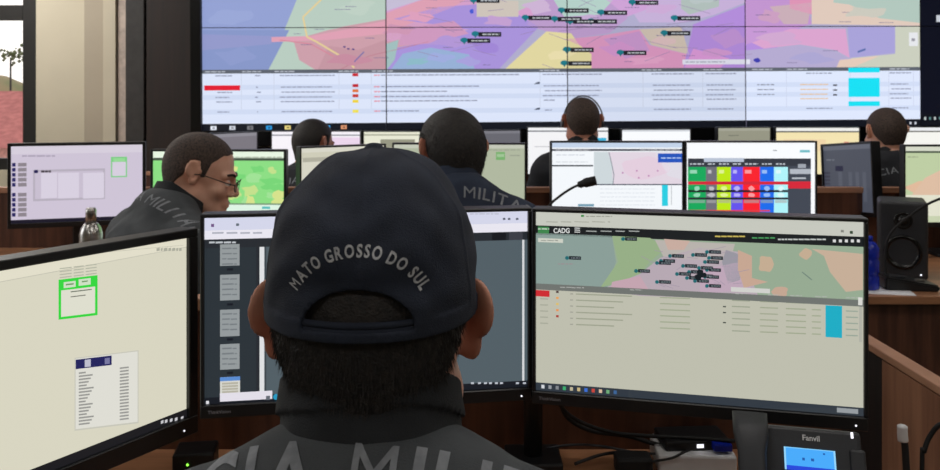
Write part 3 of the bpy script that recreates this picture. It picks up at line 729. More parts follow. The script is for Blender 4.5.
monitor('dim cream monitor half hidden by top of the cap, left of the navy shirted officer', (301, 3.28), (384, 3.50), 1.205, .28, D2, d_cream, .007, .007, .02)
monitor('olive tinted monitor with green ticket at right shoulder of the navy shirted officer', (394, 3.42), (524.5, 3.40), 1.213, .299, D2, d_olive, .007, .007, .02)
monitor('bright white monitor with pink map, behind the gooseneck microphone', (552, 3.40), (682, 3.40), 1.221, .299, D2, d_M2e, .007, .007, .02)
monitor('monitor with columns of green, yellow, red and blue on white', (686.5, 3.39), (815, 3.39), 1.222, .299, D2, d_M2f, .007, .007, .02)
monitor('dim grey angled monitor beside the speaker in second row', (824, 3.90), (873, 3.50), 1.195, .285, .90, d_M2g, .010, .010, .018, roll=R(-5), stand=False)
monitor('monitor with green and peach map behind the speaker', (905, 3.36), (1036, 3.36), 1.208, .299, D2, d_M2h, .007, .007, .02)

def simple(base, *marks):
    def f(c):
        c.full(base)
        for m in marks: c.urect(*m)
    return f
Wt = (244, 244, 246)
D3L = [
 ('grey dim monitor seen above the head of the bespectacled officer', (206, 4.95), (257, 5.28), 1.187, simple((122, 118, 126), (0, 0, 1, .07, (140, 138, 146)))),
 ('white monitor in front of the far officer left of the cap', (272, 5.30), (360, 5.30), 1.190, simple((248, 244, 250), (.62, .12, 1, .7, (236, 214, 236)), (0, .06, 1, .09, (150, 150, 160), 2), (.3, .3, .6, .33, (190, 190, 200), 2))),
 ('pale yellow far monitor directly above the peak of the cap', (364, 5.34), (446, 5.34), 1.187, simple((232, 232, 212), (0, .05, 1, .08, (170, 170, 150)), (.20, .16, .62, .34, (150, 150, 130)))),
 ('dim grey far monitor right of the navy shirted officer', (450, 5.20), (520, 5.34), 1.196, simple((104, 104, 112), (0, 0, 1, .06, (124, 124, 132)))),
 ('white far monitor with cyan table behind the officer with headset', (528, 5.36), (608, 5.36), 1.213, simple(Wt, (0, .06, 1, .09, (120, 124, 130)), (.72, .22, .98, .34, (60, 180, 220)), (.72, .38, .98, .5, (40, 160, 210)), (.08, .4, .5, .42, (200, 200, 205)))),
 ('bright white far monitor above the pink map monitor', (622, 5.34), (690, 5.38), 1.200, simple((250, 252, 255), (.3, .25, .5, .28, (200, 205, 210)), (0, .0, 1, .04, (210, 214, 220)))),
 ('dim olive far monitor above the monitor of coloured columns', (718, 5.30), (770, 5.36), 1.212, simple((150, 150, 132), (0, 0, 1, .06, (166, 166, 150)), (.2, .15, .4, .17, (120, 122, 108)))),
 ('pale yellow far monitor left of the rightmost far officer', (776, 5.36), (859, 5.36), 1.212, simple((244, 228, 178), (0, 0, 1, .07, (240, 240, 236)), (0, .07, 1, .10, (90, 90, 84)), (.1, .25, .6, .5, (240, 214, 170)), (.82, .3, .88, .36, (230, 150, 130)))),
 ('white far monitor behind the rightmost far officer', (874, 5.36), (958, 5.36), 1.214, simple((246, 246, 240), (0, .07, 1, .10, (110, 110, 104)), (0, 0, 1, .07, (236, 238, 240)))),
]
for lb, a, b, zt, dr in D3L: monitor(lb, a, b, zt, .292, D3, dr, .007, .007, .016)

# ------------------------------------------------------------------ objects on the consoles
# loudspeaker
sx = bx(906, 3.0); t = empty('loudspeaker', (sx, 3.03, D2), R(-24)); tag(t, 'black two-way loudspeaker standing on the second row console', 'speaker')
MB().box((0, .0, .135), (.078, .085, .135), .012, seg=3).build('cabinet', M['black2'], t)
rx90 = Matrix.Rotation(R(90), 3, 'X')
a = MB().lathe([(.060, 0), (.060, .006), (.052, .008), (.045, .001), (.018, -.012), (.016, -.010), (.002, -.004)], (0, -.084, .095), 32, rx90).build('woofer', M['gloss'], t)
MB().lathe([(.030, 0), (.030, .006), (.024, .006), (.016, .002), (.014, .005), (.008, .009), (.001, .010)], (0, -.084, .205), 28, rx90).build('tweeter', M['gloss'], t)
MB().ball((.055, -.087, .02), .003, 8).build('power_light', M['led_w'], t)
# conference microphone: base and long gooseneck
t = empty('conference_microphone', (bx(906, 2.82), 2.82, D2), R(-6)); tag(t, 'black conference microphone unit with long gooseneck in front of the loudspeaker', 'microphone')
b = MB(); b.prism([(-.085, 0), (.085, 0), (.085, .02), (-.085, .045)], -.055, .055)
bmesh.ops.bevel(b.b, geom=list(b.b.edges), offset=.005, segments=2, affect='EDGES'); b.build('base', M['black'], t)
MB().box((-.035, -.02, .041), (.022, .008, .003), .001).build('button', M['black2'], t)
MB().box((.035, -.02, .031), (.014, .008, .003), .001).build('button', M['steel'], t)
MB().tube([(-.055, .02, .03), (-.055, .03, .10), (-.045, .02, .17), (.0, .01, .225), (.08, .0, .285), (.17, -.01, .315), (.26, -.03, .31)], .0045, 8).build('gooseneck', M['rubber'], t)
MB().tube([(.26, -.03, .31), (.33, -.05, .30)], .011, 10, 1).build('microphone_head', M['rubber'], t)
# second row microphone
t = empty('desk_microphone', (bx(541, 3.0), 3.0, D2)); tag(t, 'black gooseneck microphone in front of the pink map monitor', 'microphone')
MB().box((0, 0, .015), (.05, .06, .015), .006).build('base', M['black'], t)
def rel(px, py, d): p = pw(px, py, d); return (p.x - t.location.x, p.y - 3.0, p.z - D2)
MB().tube([(0, 0, .03), (-.005, 0, .15), rel(548, 208, 3.0), rel(560, 196, 2.99), rel(574, 187, 2.98), rel(582, 184.5, 2.97)], .0045, 8).build('gooseneck', M['rubber'], t)
MB().tube([rel(578, 186, 2.975), rel(583, 183.5, 2.97), rel(596, 180.5, 2.96)], lambda s: .0125 if .1 < s < .55 else .0165 if s >= .55 else .007, 12, 5).build('foam_head', M['rubber'], t)
# blue bottle, paper, flask
t = empty('water_bottle', (bx(868, 2.80), 2.80, D2)); tag(t, 'shiny blue ribbed plastic bottle beside the loudspeaker', 'bottle')
MB().lathe([(.03, 0), (.034, .004), (.034, .042), (.030, .048), (.034, .054), (.034, .095), (.030, .10), (.034, .106), (.034, .135), (.024, .152), (.014, .158)], (0, 0, 0), 28).build('body', M['blue'], t)
MB().lathe([(.015, .158), (.015, .172), (.012, .174)], (0, 0, 0), 20).build('cap', M['blue'], t)
tag(MB().box((bx(884, 2.80), 2.80, D2 + .0012), (.075, .085, .001), rot=Matrix.Rotation(R(-12), 3, 'Z')).build('paper_sheet', M['paper']), 'white sheet of paper lying under the blue bottle', 'paper')
bt = [o for o in COL.objects if o.name == 'water_bottle'][0]; bt.location.z = D2 + .0024
t = empty('steel_flask', (bx(91, 2.92), 2.92, D2)); tag(t, 'brushed steel flask with narrow cap in front of the lilac monitor', 'flask')
MB().lathe([(.036, 0), (.038, .005), (.038, .165), (.032, .185), (.024, .197), (.0225, .2)], (0, 0, 0), 28).build('body', M['steel'], t)
MB().lathe([(.0175, .2), (.0175, .246), (.014, .253), (.003, .254)], (0, 0, 0), 24).build('cap', M['steel'], t)
# router, hub, adaptor, power brick, status box on the nearest desk
t = empty('router', (bx(692, 1.535), 1.535, D1), R(-3)); tag(t, 'white plastic router box beneath black hub by the phone', 'router')
MB().box((0, 0, .017), (.068, .05, .017), .004).build('case', M['white'], t)
t = empty('network_hub', (bx(692, 1.545), 1.545, D1 + .034), R(4)); tag(t, 'flat black network hub lying on the white router', 'hub')
MB().box((0, 0, .008), (.060, .038, .008), .003).build('case', M['black'], t)
MB().box((.002, -.0385, .009), (.006, .001, .003)).build('port', M['led_w'], t)
tag(MB().box((bx(722, 1.50), 1.50, D1 + .045), (.016, .01, .006), .002).build('cable_plug', M['blue']), 'small blue cable plug behind the phone handset', 'plug')
tag(MB().box((bx(633, 1.50), 1.50, D1 + .016), (.032, .02, .016), .006).build('power_adaptor', M['rubber']), 'black power adaptor lying on desk left of router', 'adaptor')
t = empty('status_box', (bx(196, 1.50), 1.50, D1), R(8)); tag(t, 'small black box with green light by the left foreground monitor', 'device')
MB().box((0, 0, .022), (.035, .03, .022), .004).build('case', M['black'], t)
MB().ball((-.009, -.0305, .026), .0022, 8).build('power_light', M['led_g'], t)
def cable(name, label, pts, r=.003, m='rubber', cat='cable', group=None):
    o = MB().tube([pw(*p) for p in pts], r, 8).build(name, M[m]); return tag(o, label, cat, group)
cable('monitor_cable', 'thick black cable sagging from right foreground monitor into the hub', [(556, 398, 1.47), (566, 412, 1.50), (585, 424, 1.52), (615, 433, 1.53), (650, 436, 1.53), (690, 438, 1.52), (735, 441, 1.5)], .0035)
cable('monitor_cable', 'black cable looping lowest beneath the right foreground monitor', [(560, 400, 1.49), (568, 418, 1.52), (592, 431, 1.54), (628, 436, 1.55), (660, 445, 1.54), (700, 449, 1.53), (728, 452, 1.52)], .004)
cable('network_cable', 'thin grey cable lying from the monitor pole to router', [(542, 449, 1.56), (570, 445, 1.55), (600, 446, 1.54), (640, 453, 1.52), (672, 452.5, 1.53), (700, 447, 1.55), (728, 449, 1.56)], .0025, 'black2')
cable('phone_cable', 'thin black cable curling across the white front of the router', [(650, 462, 1.47), (672, 458, 1.475), (684, 452, 1.50), (696, 449, 1.52)], .0022)
cable('power_cable', 'black cable curling over the desk behind the power adaptor', [(575, 464, 1.50), (600, 455, 1.53), (624, 452, 1.545), (634, 456, 1.53), (636, 460, 1.515)], .003)
# desk phone
ph = empty('desk_phone', (bx(804, 1.16), 1.19, D1), R(-14)); tag(ph, 'black desk phone with blue backlit display and tilted handset', 'phone')
tilt = Matrix.Rotation(R(62), 3, 'X'); KP = Vector((0, -.055, .004))
def tp(x, y, z): return KP + tilt @ Vector((x, y, z))
def tb(c, h, bev): b = MB(); b.box((0, 0, 0), h, bev); bmesh.ops.transform(b.b, matrix=Matrix.Translation(tp(*c)) @ tilt.to_4x4(), verts=b.b.verts); return b
tb((.012, .102, .0), (.078, .102, .012), .006).build('body', M['black2'], ph)
tb((.083, .088, .003), (.0105, .092, .013), .004).build('side_key_strip', M['black2'], ph)
pr = MB(); pr.box((.012, .05, .05), (.06, .012, .05), .004); pr.build('foot', M['black'], ph)
hd = MB()
hp = []
for (x, y, z, ww, tt) in [(-.064, -.004, .024, .024, .010), (-.064, .03, .036, .024, .014), (-.062, .06, .046, .019, .010), (-.060, .11, .052, .019, .010), (-.060, .16, .048, .019, .010), (-.060, .185, .040, .024, .014), (-.060, .215, .028, .024, .009)]:
    ring = []
    for i in range(16):
        a = 2 * math.pi * i / 16; ca, sa = math.cos(a), math.sin(a)
        ring.append(hd.b.verts.new(tp(x + ww * (abs(ca) ** .6) * (1 if ca > 0 else -1), y, z + tt * (abs(sa) ** .7) * (1 if sa > 0 else -1))))
    hp.append(ring)
for r0, r1 in zip(hp[:-1], hp[1:]):
    for i in range(16):
        f = hd.b.faces.new((r0[i], r0[(i + 1) % 16], r1[(i + 1) % 16], r1[i])); f.smooth = True
hd.b.faces.new(hp[0][::-1]); hd.b.faces.new(hp[-1]); hd.build('handset', M['black2'], ph)
cv = Canvas(clip=(0, 0, 1, 1)); cv.full((70, 170, 250)); cv.urect(0, .80, 1, 1, (34, 70, 220)); cv.urect(0, 0, .035, 1, (150, 214, 250), 2); cv.urect(.965, 0, 1, 1, (150, 214, 250), 2); cv.urect(0, 0, 1, .04, (130, 205, 250), 2)
cv.urect(.35, .42, .40, .54, (30, 90, 170), 3); cv.urect(.52, .42, .58, .54, (30, 90, 170), 3); cv.urect(.76, .14, .80, .22, (30, 90, 170), 3)
lc = cv.build('display', .068, .030, ph, .0002, (0, 0, -.015)); lc.rotation_euler = (R(62 - 90), 0, 0); lc.location = tp(.020, .160, .0135)
MB().tube([tp(-.02, .138, .0125), tp(.062, .138, .0125)], .0012, 6, 1).build('display_rim', M['black'], ph)
tr_, w_ = text_tris('Fanvil', .02); vs = []; fs = []; k = .0105
for t3 in tr_:
    q0 = len(vs); vs += [tuple(tp(.012 + p[0] * k, .186 + p[1] * k, .0124)) for p in t3]; fs.append((q0, q0 + 1, q0 + 2))
me = bpy.data.meshes.new('logo'); me.from_pydata(vs, [], fs); new_obj('logo', me, M['white'], ph)
tb((.078, .198, .0125), (.0016, .004, .001), .0004).build('message_light', M['led_w'], ph)
kb = None
for r_ in range(4):
    for c_ in range(3):
        b = tb((.000 + c_ * .020, .026 + r_ * .020, .0135), (.0075, .0055, .002), .001); b.build('key', M['black'], ph)
# right hand cables by the partition
t = empty('antenna_cable', (bx(903, 1.33), 1.33, .02)); tag(t, 'black cable with white tip standing up before the side partition', 'cable')
p0 = pw(903, 470, 1.33)
MB().tube([(.02, .05, -.02), (.02, .02, .3), (.012, 0, .62), (.004, 0, pw(903, 455, 1.33).z - .02), (0, 0, pw(903, 440, 1.33).z - .02)], .0055, 8).build('cord', M['rubber'], t)
MB().tube([(0, 0, pw(903, 441, 1.33).z - .02), (-.001, 0, pw(902.5, 432, 1.33).z - .02), (-.001, 0, pw(902.5, 425, 1.33).z - .02)], lambda s: .0078 if s < .9 else .005, 12, 4).build('tip', M['white'], t)
o = MB().tube([(1.035, 1.36, .01), (bx(921, 1.4), 1.40, .4), pw(922, 470, 1.42), pw(924, 452, 1.42), pw(930, 436, 1.42), pw(942, 424, 1.41), pw(962, 430, 1.40), pw(975, 470, 1.38), (bx(985, 1.36), 1.36, .3), (bx(985, 1.36), 1.36, .01)], .004, 8).build('loop_cable', M['rubber'])
tag(o, 'black cable looping upward at far right before the walnut partition', 'cable')

# ------------------------------------------------------------------ office chairs
def chair(label, x, y, rz, h=.46, src=None):
    t = empty('office_chair', (x, y, 0), rz); tag(t, label, 'chair')
    if src:
        for q in src.children:
            c = q.copy(); COL.objects.link(c); c.parent = t
            for g in q.children:
                d = g.copy(); COL.objects.link(d); d.parent = c
        return t
    MB().box((0, .02, h - .035), (.235, .235, .035), .025, seg=4).build('seat', M['chair'], t)
    b = MB(); b.box((0, -.235, h + .25), (.20, .025, .20), .024, seg=4); b.build('backrest', M['chair'], t)
    MB().tube([(0, -.08, h - .08), (0, -.22, h - .07), (0, -.275, h + .05), (0, -.268, h + .2)], .016, 10, 4).build('back_support', M['black'], t)
    MB().cyl((0, 0, .08), (0, 0, h - .07), .025).build('gas_column', M['black'], t)
    for i in range(5):
        a = 2 * math.pi * i / 5 + .3
        lg = MB().tube([(0, 0, .10), (math.cos(a) * .15, math.sin(a) * .15, .09), (math.cos(a) * .29, math.sin(a) * .29, .065)], .018, 8, 3).build('leg', M['black'], t)
        MB().cyl((math.cos(a) * .29 - math.sin(a) * .02, math.sin(a) * .29 + math.cos(a) * .02, .028), (math.cos(a) * .29 + math.sin(a) * .02, math.sin(a) * .29 - math.cos(a) * .02, .028), .028).build('caster', M['rubber'], lg)
    return t

# ------------------------------------------------------------------ people: distance fields turned into continuous skins
def arr(v): return np.array(v, dtype=np.float32)
class Field:
    def __init__(s, lo, hi, h):
        s.h = h; s.lo = arr(lo); s.n = [int(math.ceil((hi[i] - lo[i]) / h)) + 1 for i in range(3)]
        s.ax = [s.lo[i] + h * np.arange(s.n[i], dtype=np.float32) for i in range(3)]
        s.d = np.full(s.n, 1.0, dtype=np.float32)
    def blk(s, lo, hi):
        sl = []
        for i in range(3):
            a = int(math.floor((lo[i] - s.lo[i]) / s.h)); b = int(math.ceil((hi[i] - s.lo[i]) / s.h)) + 1
            a = max(a, 0); b = min(b, s.n[i])
            if b <= a: return None, None
            sl.append(slice(a, b))
        sl = tuple(sl)
        return sl, (s.ax[0][sl[0]][:, None, None], s.ax[1][sl[1]][None, :, None], s.ax[2][sl[2]][None, None, :])
    def put(s, sl, e, k, op):
        d = s.d[sl]
        if op == 'add':
            h = np.clip(.5 + .5 * (d - e) / k, 0, 1); s.d[sl] = d * (1 - h) + e * h - k * h * (1 - h)
        else:
            h = np.clip(.5 - .5 * (d + e) / k, 0, 1); s.d[sl] = d * (1 - h) - e * h + k * h * (1 - h)
    def cone(s, a, b, ra, rb, k=.015, op='add'):
        a = arr(a); b = arr(b); m = max(ra, rb) + k + 3 * s.h
        sl, p = s.blk(np.minimum(a, b) - m, np.maximum(a, b) + m)
        if sl is None: return
        ab = b - a; L = float((ab ** 2).sum()) + 1e-9
        t = np.clip(((p[0] - a[0]) * ab[0] + (p[1] - a[1]) * ab[1] + (p[2] - a[2]) * ab[2]) / L, 0, 1)
        e = np.sqrt((p[0] - a[0] - t * ab[0]) ** 2 + (p[1] - a[1] - t * ab[1]) ** 2 + (p[2] - a[2] - t * ab[2]) ** 2) - (ra + (rb - ra) * t)
        s.put(sl, e, k, op)
    def ell(s, c, r, k=.015, op='add', rot=None, pw_=2.0, g=0):
        c = arr(c); r = arr(r) + g; m = float(r.max()) + k + 3 * s.h
        sl, p = s.blk(c - m, c + m)
        if sl is None: return
        q = [p[i] - c[i] for i in range(3)]
        if rot is not None:
            Rm = np.array(rot.transposed(), dtype=np.float32)
            q = [Rm[i, 0] * q[0] + Rm[i, 1] * q[1] + Rm[i, 2] * q[2] for i in range(3)]
        if pw_ == 2.0:
            k0 = np.sqrt((q[0] / r[0]) ** 2 + (q[1] / r[1]) ** 2 + (q[2] / r[2]) ** 2)
            k1 = np.sqrt((q[0] / r[0] ** 2) ** 2 + (q[1] / r[1] ** 2) ** 2 + (q[2] / r[2] ** 2) ** 2) + 1e-6
            e = k0 * (k0 - 1) / k1
        else:
            e = ((np.abs(q[0] / r[0]) ** pw_ + np.abs(q[1] / r[1]) ** pw_ + np.abs(q[2] / r[2]) ** pw_) ** (1 / pw_) - 1) * float(r.min())
        s.put(sl, e, k, op)
    def box(s, c, hf, rd, k=.01, op='add'):
        c = arr(c); hf = arr(hf); m = float(hf.max()) + k + 3 * s.h + rd
        sl, p = s.blk(c - m, c + m)
        if sl is None: return
        q = [np.abs(p[i] - c[i]) - (hf[i] - rd) for i in range(3)]
        e = np.sqrt(np.maximum(q[0], 0) ** 2 + np.maximum(q[1], 0) ** 2 + np.maximum(q[2], 0) ** 2) + np.minimum(np.maximum(np.maximum(q[0], q[1]), q[2]), 0) - rd
        s.put(sl, e, k, op)
    def grid(s): return s.ax[0][:, None, None], s.ax[1][None, :, None], s.ax[2][None, None, :]
    def mesh(s):
        d = s.d; h = s.h; I = d < 0
        nx, ny, nz = d.shape
        c = np.zeros((nx - 1, ny - 1, nz - 1), dtype=np.int8)
        for a in (0, 1):
            for b in (0, 1):
                for e in (0, 1): c += I[a:nx - 1 + a, b:ny - 1 + b, e:nz - 1 + e]
        mk = (c > 0) & (c < 8); idx = np.argwhere(mk); n = len(idx)
        ids = np.full(mk.shape, -1, dtype=np.int64); ids[mk] = np.arange(n)
        acc = np.zeros((n, 3)); cnt = np.zeros(n)
        for ax in range(3):
            o1, o2 = [(1, 2), (0, 2), (0, 1)][ax]
            for a in (0, 1):
                for b in (0, 1):
                    p0 = idx.copy(); p0[:, o1] += a; p0[:, o2] += b; p1 = p0.copy(); p1[:, ax] += 1
                    d0 = d[p0[:, 0], p0[:, 1], p0[:, 2]]; d1 = d[p1[:, 0], p1[:, 1], p1[:, 2]]
                    m = (d0 < 0) != (d1 < 0); t = np.where(m, d0 / np.where(m, d0 - d1, 1), 0)
                    q = p0.astype(float); q[:, ax] += t; acc += q * m[:, None]; cnt += m
        V = acc / cnt[:, None] * h + s.lo
        fs = []
        for ax in range(3):
            u, v = [(1, 2), (2, 0), (0, 1)][ax]
            sa = [slice(None)] * 3; sb = [slice(None)] * 3; sa[ax] = slice(0, -1); sb[ax] = slice(1, None)
            A = I[tuple(sa)]; B = I[tuple(sb)]; e = np.argwhere(A != B)
            ok = (e[:, u] > 0) & (e[:, v] > 0) & (e[:, u] < d.shape[u] - 1) & (e[:, v] < d.shape[v] - 1); e = e[ok]
            ins = A[e[:, 0], e[:, 1], e[:, 2]]
            def cell(du, dv):
                q = e.copy(); q[:, u] += du; q[:, v] += dv; return ids[q[:, 0], q[:, 1], q[:, 2]]
            Q = np.stack([cell(-1, -1), cell(0, -1), cell(0, 0), cell(-1, 0)], 1)
            Q[~ins] = Q[~ins][:, ::-1]; fs.append(Q)
        Fq = np.concatenate(fs); Fq = Fq[(Fq >= 0).all(1)]
        return V, Fq

def join(chunks):
    vs = []; fs = []; k = 0
    for V, Q in chunks: vs.append(V); fs.append(Q + k); k += len(V)
    return np.concatenate(vs), np.concatenate(fs)
def mesh_from(name, V, Q):
    me = bpy.data.meshes.new(name); me.vertices.add(len(V)); me.vertices.foreach_set('co', V.astype(np.float32).ravel())
    me.loops.add(Q.size); me.loops.foreach_set('vertex_index', Q.astype(np.int32).ravel())
    me.polygons.add(len(Q)); me.polygons.foreach_set('loop_start', np.arange(0, Q.size, 4, dtype=np.int32)); me.polygons.foreach_set('loop_total', np.full(len(Q), 4, dtype=np.int32))
    me.update(calc_edges=True); me.validate()
    return me
def xf(V, m): 
    A = np.array(m); return V @ A[:3, :3].T + A[:3, 3]
def wr(p, f, ph=0.0):
    X, Y, Z = p
    return (np.sin(f * X + 1.7 * np.sin(f * .6 * Z + ph) + ph) * np.sin(f * .8 * Z + 1.3 * np.sin(f * .7 * Y + 2 * ph)) * .6 + np.sin(f * 1.9 * Z + 2.1 * np.sin(f * .9 * X + ph) + f * .8 * Y) * .4)

def head_field(h=.0028, bald=False, jaw=1.0):
    f = Field((-.125, -.15, -.20), (.125, .155, .145), h)
    f.ell((0, -.010, .038), (.077, .097, .083), .01)
    f.ell((0, -.040, .002), (.066, .062, .07), .03)
    f.ell((0, .030, -.035), (.062 * jaw, .062, .085), .03)
    for s in (-1, 1):
        f.cone((s * .056 * jaw, .005, -.055), (s * .018, .072, -.103), .017, .016, .03)
        f.ell((s * .043, .064, -.028), (.022, .018, .02), .02)
        f.cone((s * .012, .090, .016), (s * .045, .076, .016), .010, .009, .012)
    f.cone((-.008, .078, -.103), (.008, .078, -.103), .017, .017, .02)
    f.cone((0, .088, .012), (0, .109, -.032), .008, .0115, .012)
    for s in (-1, 1):
        f.ell((s * .014, .098, -.037), (.009, .011, .008), .006)
        f.ell((s * .006, .103, -.046), (.0035, .005, .004), .003, 'sub')
        f.ell((s * .032, .097, -.004), (.017, .012, .011), .012, 'sub')
        f.ell((s * .032, .0835, -.001), (.0150, .0095, .0045), .004); 
        f.ell((s * .032, .0835, -.0115), (.0140, .0085, .0035), .004)
    f.ell((0, .084, -.068), (.026, .013, .016), .012)
    f.ell((0, .0955, -.064), (.020, .006, .004), .004); f.ell((0, .0935, -.0735), (.018, .007, .0045), .004)
    f.cone((-.022, .101, -.0685), (.022, .101, -.0685), .0016, .0016, .003, 'sub')
    for s in (-1, 1):       # ears: flattened shells leaning out, with a rim and a hollow
        rt = Matrix.Rotation(s * R(42), 3, 'Z') @ Matrix.Rotation(R(-8), 3, 'X')
        f.ell((s * .0865, -.014, .023), (.0052, .021, .025), .004, rot=rt)
        f.ell((s * .0815, -.006, -.004), (.0052, .013, .019), .005, rot=rt)
        f.cone((s * .074, .004, .019), (s * .078, -.004, -.012), .008, .006, .008)
        f.ell((s * .0915, -.0095, .023), (.0048, .0145, .0175), .003, 'sub', rot=rt)
        f.ell((s * .0865, -.002, .003), (.0048, .008, .010), .003, 'sub', rot=rt)
    f.cone((0, -.022, -.045), (0, -.036, -.165), .058, .060, .03)
    f.cone((0, .025, -.11), (0, .0, -.18), .022, .03, .03)
    return f

def hair_mesh(kind, h=.0028):
    f = Field((-.11, -.14, -.13), (.11, .13, .15), h)
    g = {'full': .0022, 'buzz': .0028, 'short': .0055}[kind]
    f.ell((0, -.010, .038), (.077, .097, .083), .01, g=g)
    f.ell((0, -.040, .002), (.066, .062, .07), .03, g=g)
    f.ell((0, .030, -.035), (.062, .062, .085), .03, g=g * .8)
    f.cone((0, -.022, -.045), (0, -.036, -.165), .058 + g * .7, .060 + g * .4, .03)
    X, Y, Z = f.grid()
    ys = [-.14, -.06, -.034, -.026, .004, .010, .022, .034, .060, .085, .13]
    nz_ = {'full': -.066, 'short': -.078, 'buzz': -.058}[kind]
    zs = [nz_, nz_ + .004, nz_ * .6, .044, .049, .004, .004, .048, .074, .080, .10]
    zl = np.interp(f.ax[1], ys, zs).astype(np.float32)[None, :, None]
    zl = zl + np.where(Y < -.03, np.maximum(np.abs(X) - (.030 if kind == 'full' else .040), 0) * (1.5 if kind == 'full' else 1.1), 0)
    cut = (zl - Z) * .8 + .0015 * np.sin(140 * X) * np.sin(120 * Y)
    f.d = np.maximum(f.d + .0005 * wr((X, Y, Z), 310), cut)
    if kind == 'full': f.d = np.maximum(f.d, Z - .062)
    return f.mesh()

def hand_chunk(side, h=.0030, curl=.5):
    f = Field((-.075, -.05, -.075), (.075, .205, .05), h)
    f.box((0, .045, 0), (.040, .045, .0135), .0125, .006); f.ell((side * .022, .032, -.006), (.020, .034, .016), .012)
    f.cone((0, -.05, 0), (0, .012, 0), .027, .025, .02)
    for i, (x, L, r) in enumerate(((-.030, .078, .0082), (-.010, .088, .0088), (.011, .082, .0085), (.031, .064, .0075))):
        x = x * -side if True else x
        a = 0.0; p = Vector((x, .078, .002)); sp = x * 1.1
        for j, fr in enumerate((.45, .31, .24)):
            a += curl * (.35, .75, .55)[j] + .08 * i * .3
            q = p + Vector((sp * fr * .5, math.cos(a) * L * fr, -math.sin(a) * L * fr))
            f.cone(p, q, r * (1 - .07 * j), r * (.94 - .08 * j), .004); p = q
    p = Vector((side * .030, .018, -.004)); 
    for (dx, dy, dz, ra, rb) in ((.026, .026, -.012, .013, .0105), (.016, .028, -.010, .0105, .0095), (.004, .024, -.008, .0092, .008)):
        q = p + Vector((side * dx, dy, dz)); f.cone(p, q, ra, rb, .006); p = q
    return f.mesh()

def ik(Sh, W, a, b, pole):
    d = W - Sh; L = min(d.length, a + b - .005); u = d.normalized(); W2 = Sh + u * L
    x = (a * a - b * b + L * L) / (2 * L); y = math.sqrt(max(a * a - x * x, 0))
    p = (pole - u * pole.dot(u)).normalized()
    return Sh + u * x + p * y, W2

def project_text(tris, bvh, toP, ydir, off, parent_inv, name, m, parent, cuts=2):
    """tris in a plane; toP maps plane point -> ray start (world); rays go along ydir onto the cloth"""
    bm = bmesh.new()
    for t in tris:
        try: bm.faces.new([bm.verts.new((p[0], p[1], 0)) for p in t])
        except Exception: pass
    bmesh.ops.remove_doubles(bm, verts=bm.verts, dist=1e-6)
    for _ in range(cuts):
        es = [e for e in bm.edges if e.calc_length() > .006]
        if es: bmesh.ops.subdivide_edges(bm, edges=es, cuts=1); bmesh.ops.triangulate(bm, faces=bm.faces)
    bad = []
    for v in bm.verts:
        s0 = toP(v.co.x, v.co.y); hit = bvh.ray_cast(s0, ydir)
        if hit[0] is None: bad.append(v); continue
        v.co = hit[0] - ydir * off + hit[1] * off * .3
    bmesh.ops.delete(bm, geom=bad, context='VERTS')
    me = bpy.data.meshes.new(name); bm.to_mesh(me); bm.free()
    return new_obj(name, me, m, parent)

def arc_tris(st, R_, size, a_tot, bold=.02, flat=False):
    """letters set along an arc; returns triangles with the arc's top at (0,0); a_tot total angle in degrees"""
    out = []; adv = []; bold_ = bold
    for ch in st: adv.append(.32 if ch == ' ' else text_tris(ch, bold)[1] + .13)
    T = sum(adv) - .13; ang = R(a_tot); x = 0
    for ch, a in zip(st, adv):
        if ch != ' ':
            tr, wd = text_tris(ch, 0 if ch == 'M' else bold_); mid = x + wd / 2; th = (mid / T - .5) * ang
            kx = ang * R_ / T
            kx = min(kx, size * 1.35)
            for t in tr:
                q = []
                for (px, py) in t:
                    lx = (px - wd / 2) * kx; ly = py * size
                    X = math.sin(th) * (R_ + ly) + math.cos(th) * lx; Z = math.cos(th) * (R_ + ly) - math.sin(th) * lx - R_
                    q.append((X, Z))
                out.append(q)
        x += a
    return out

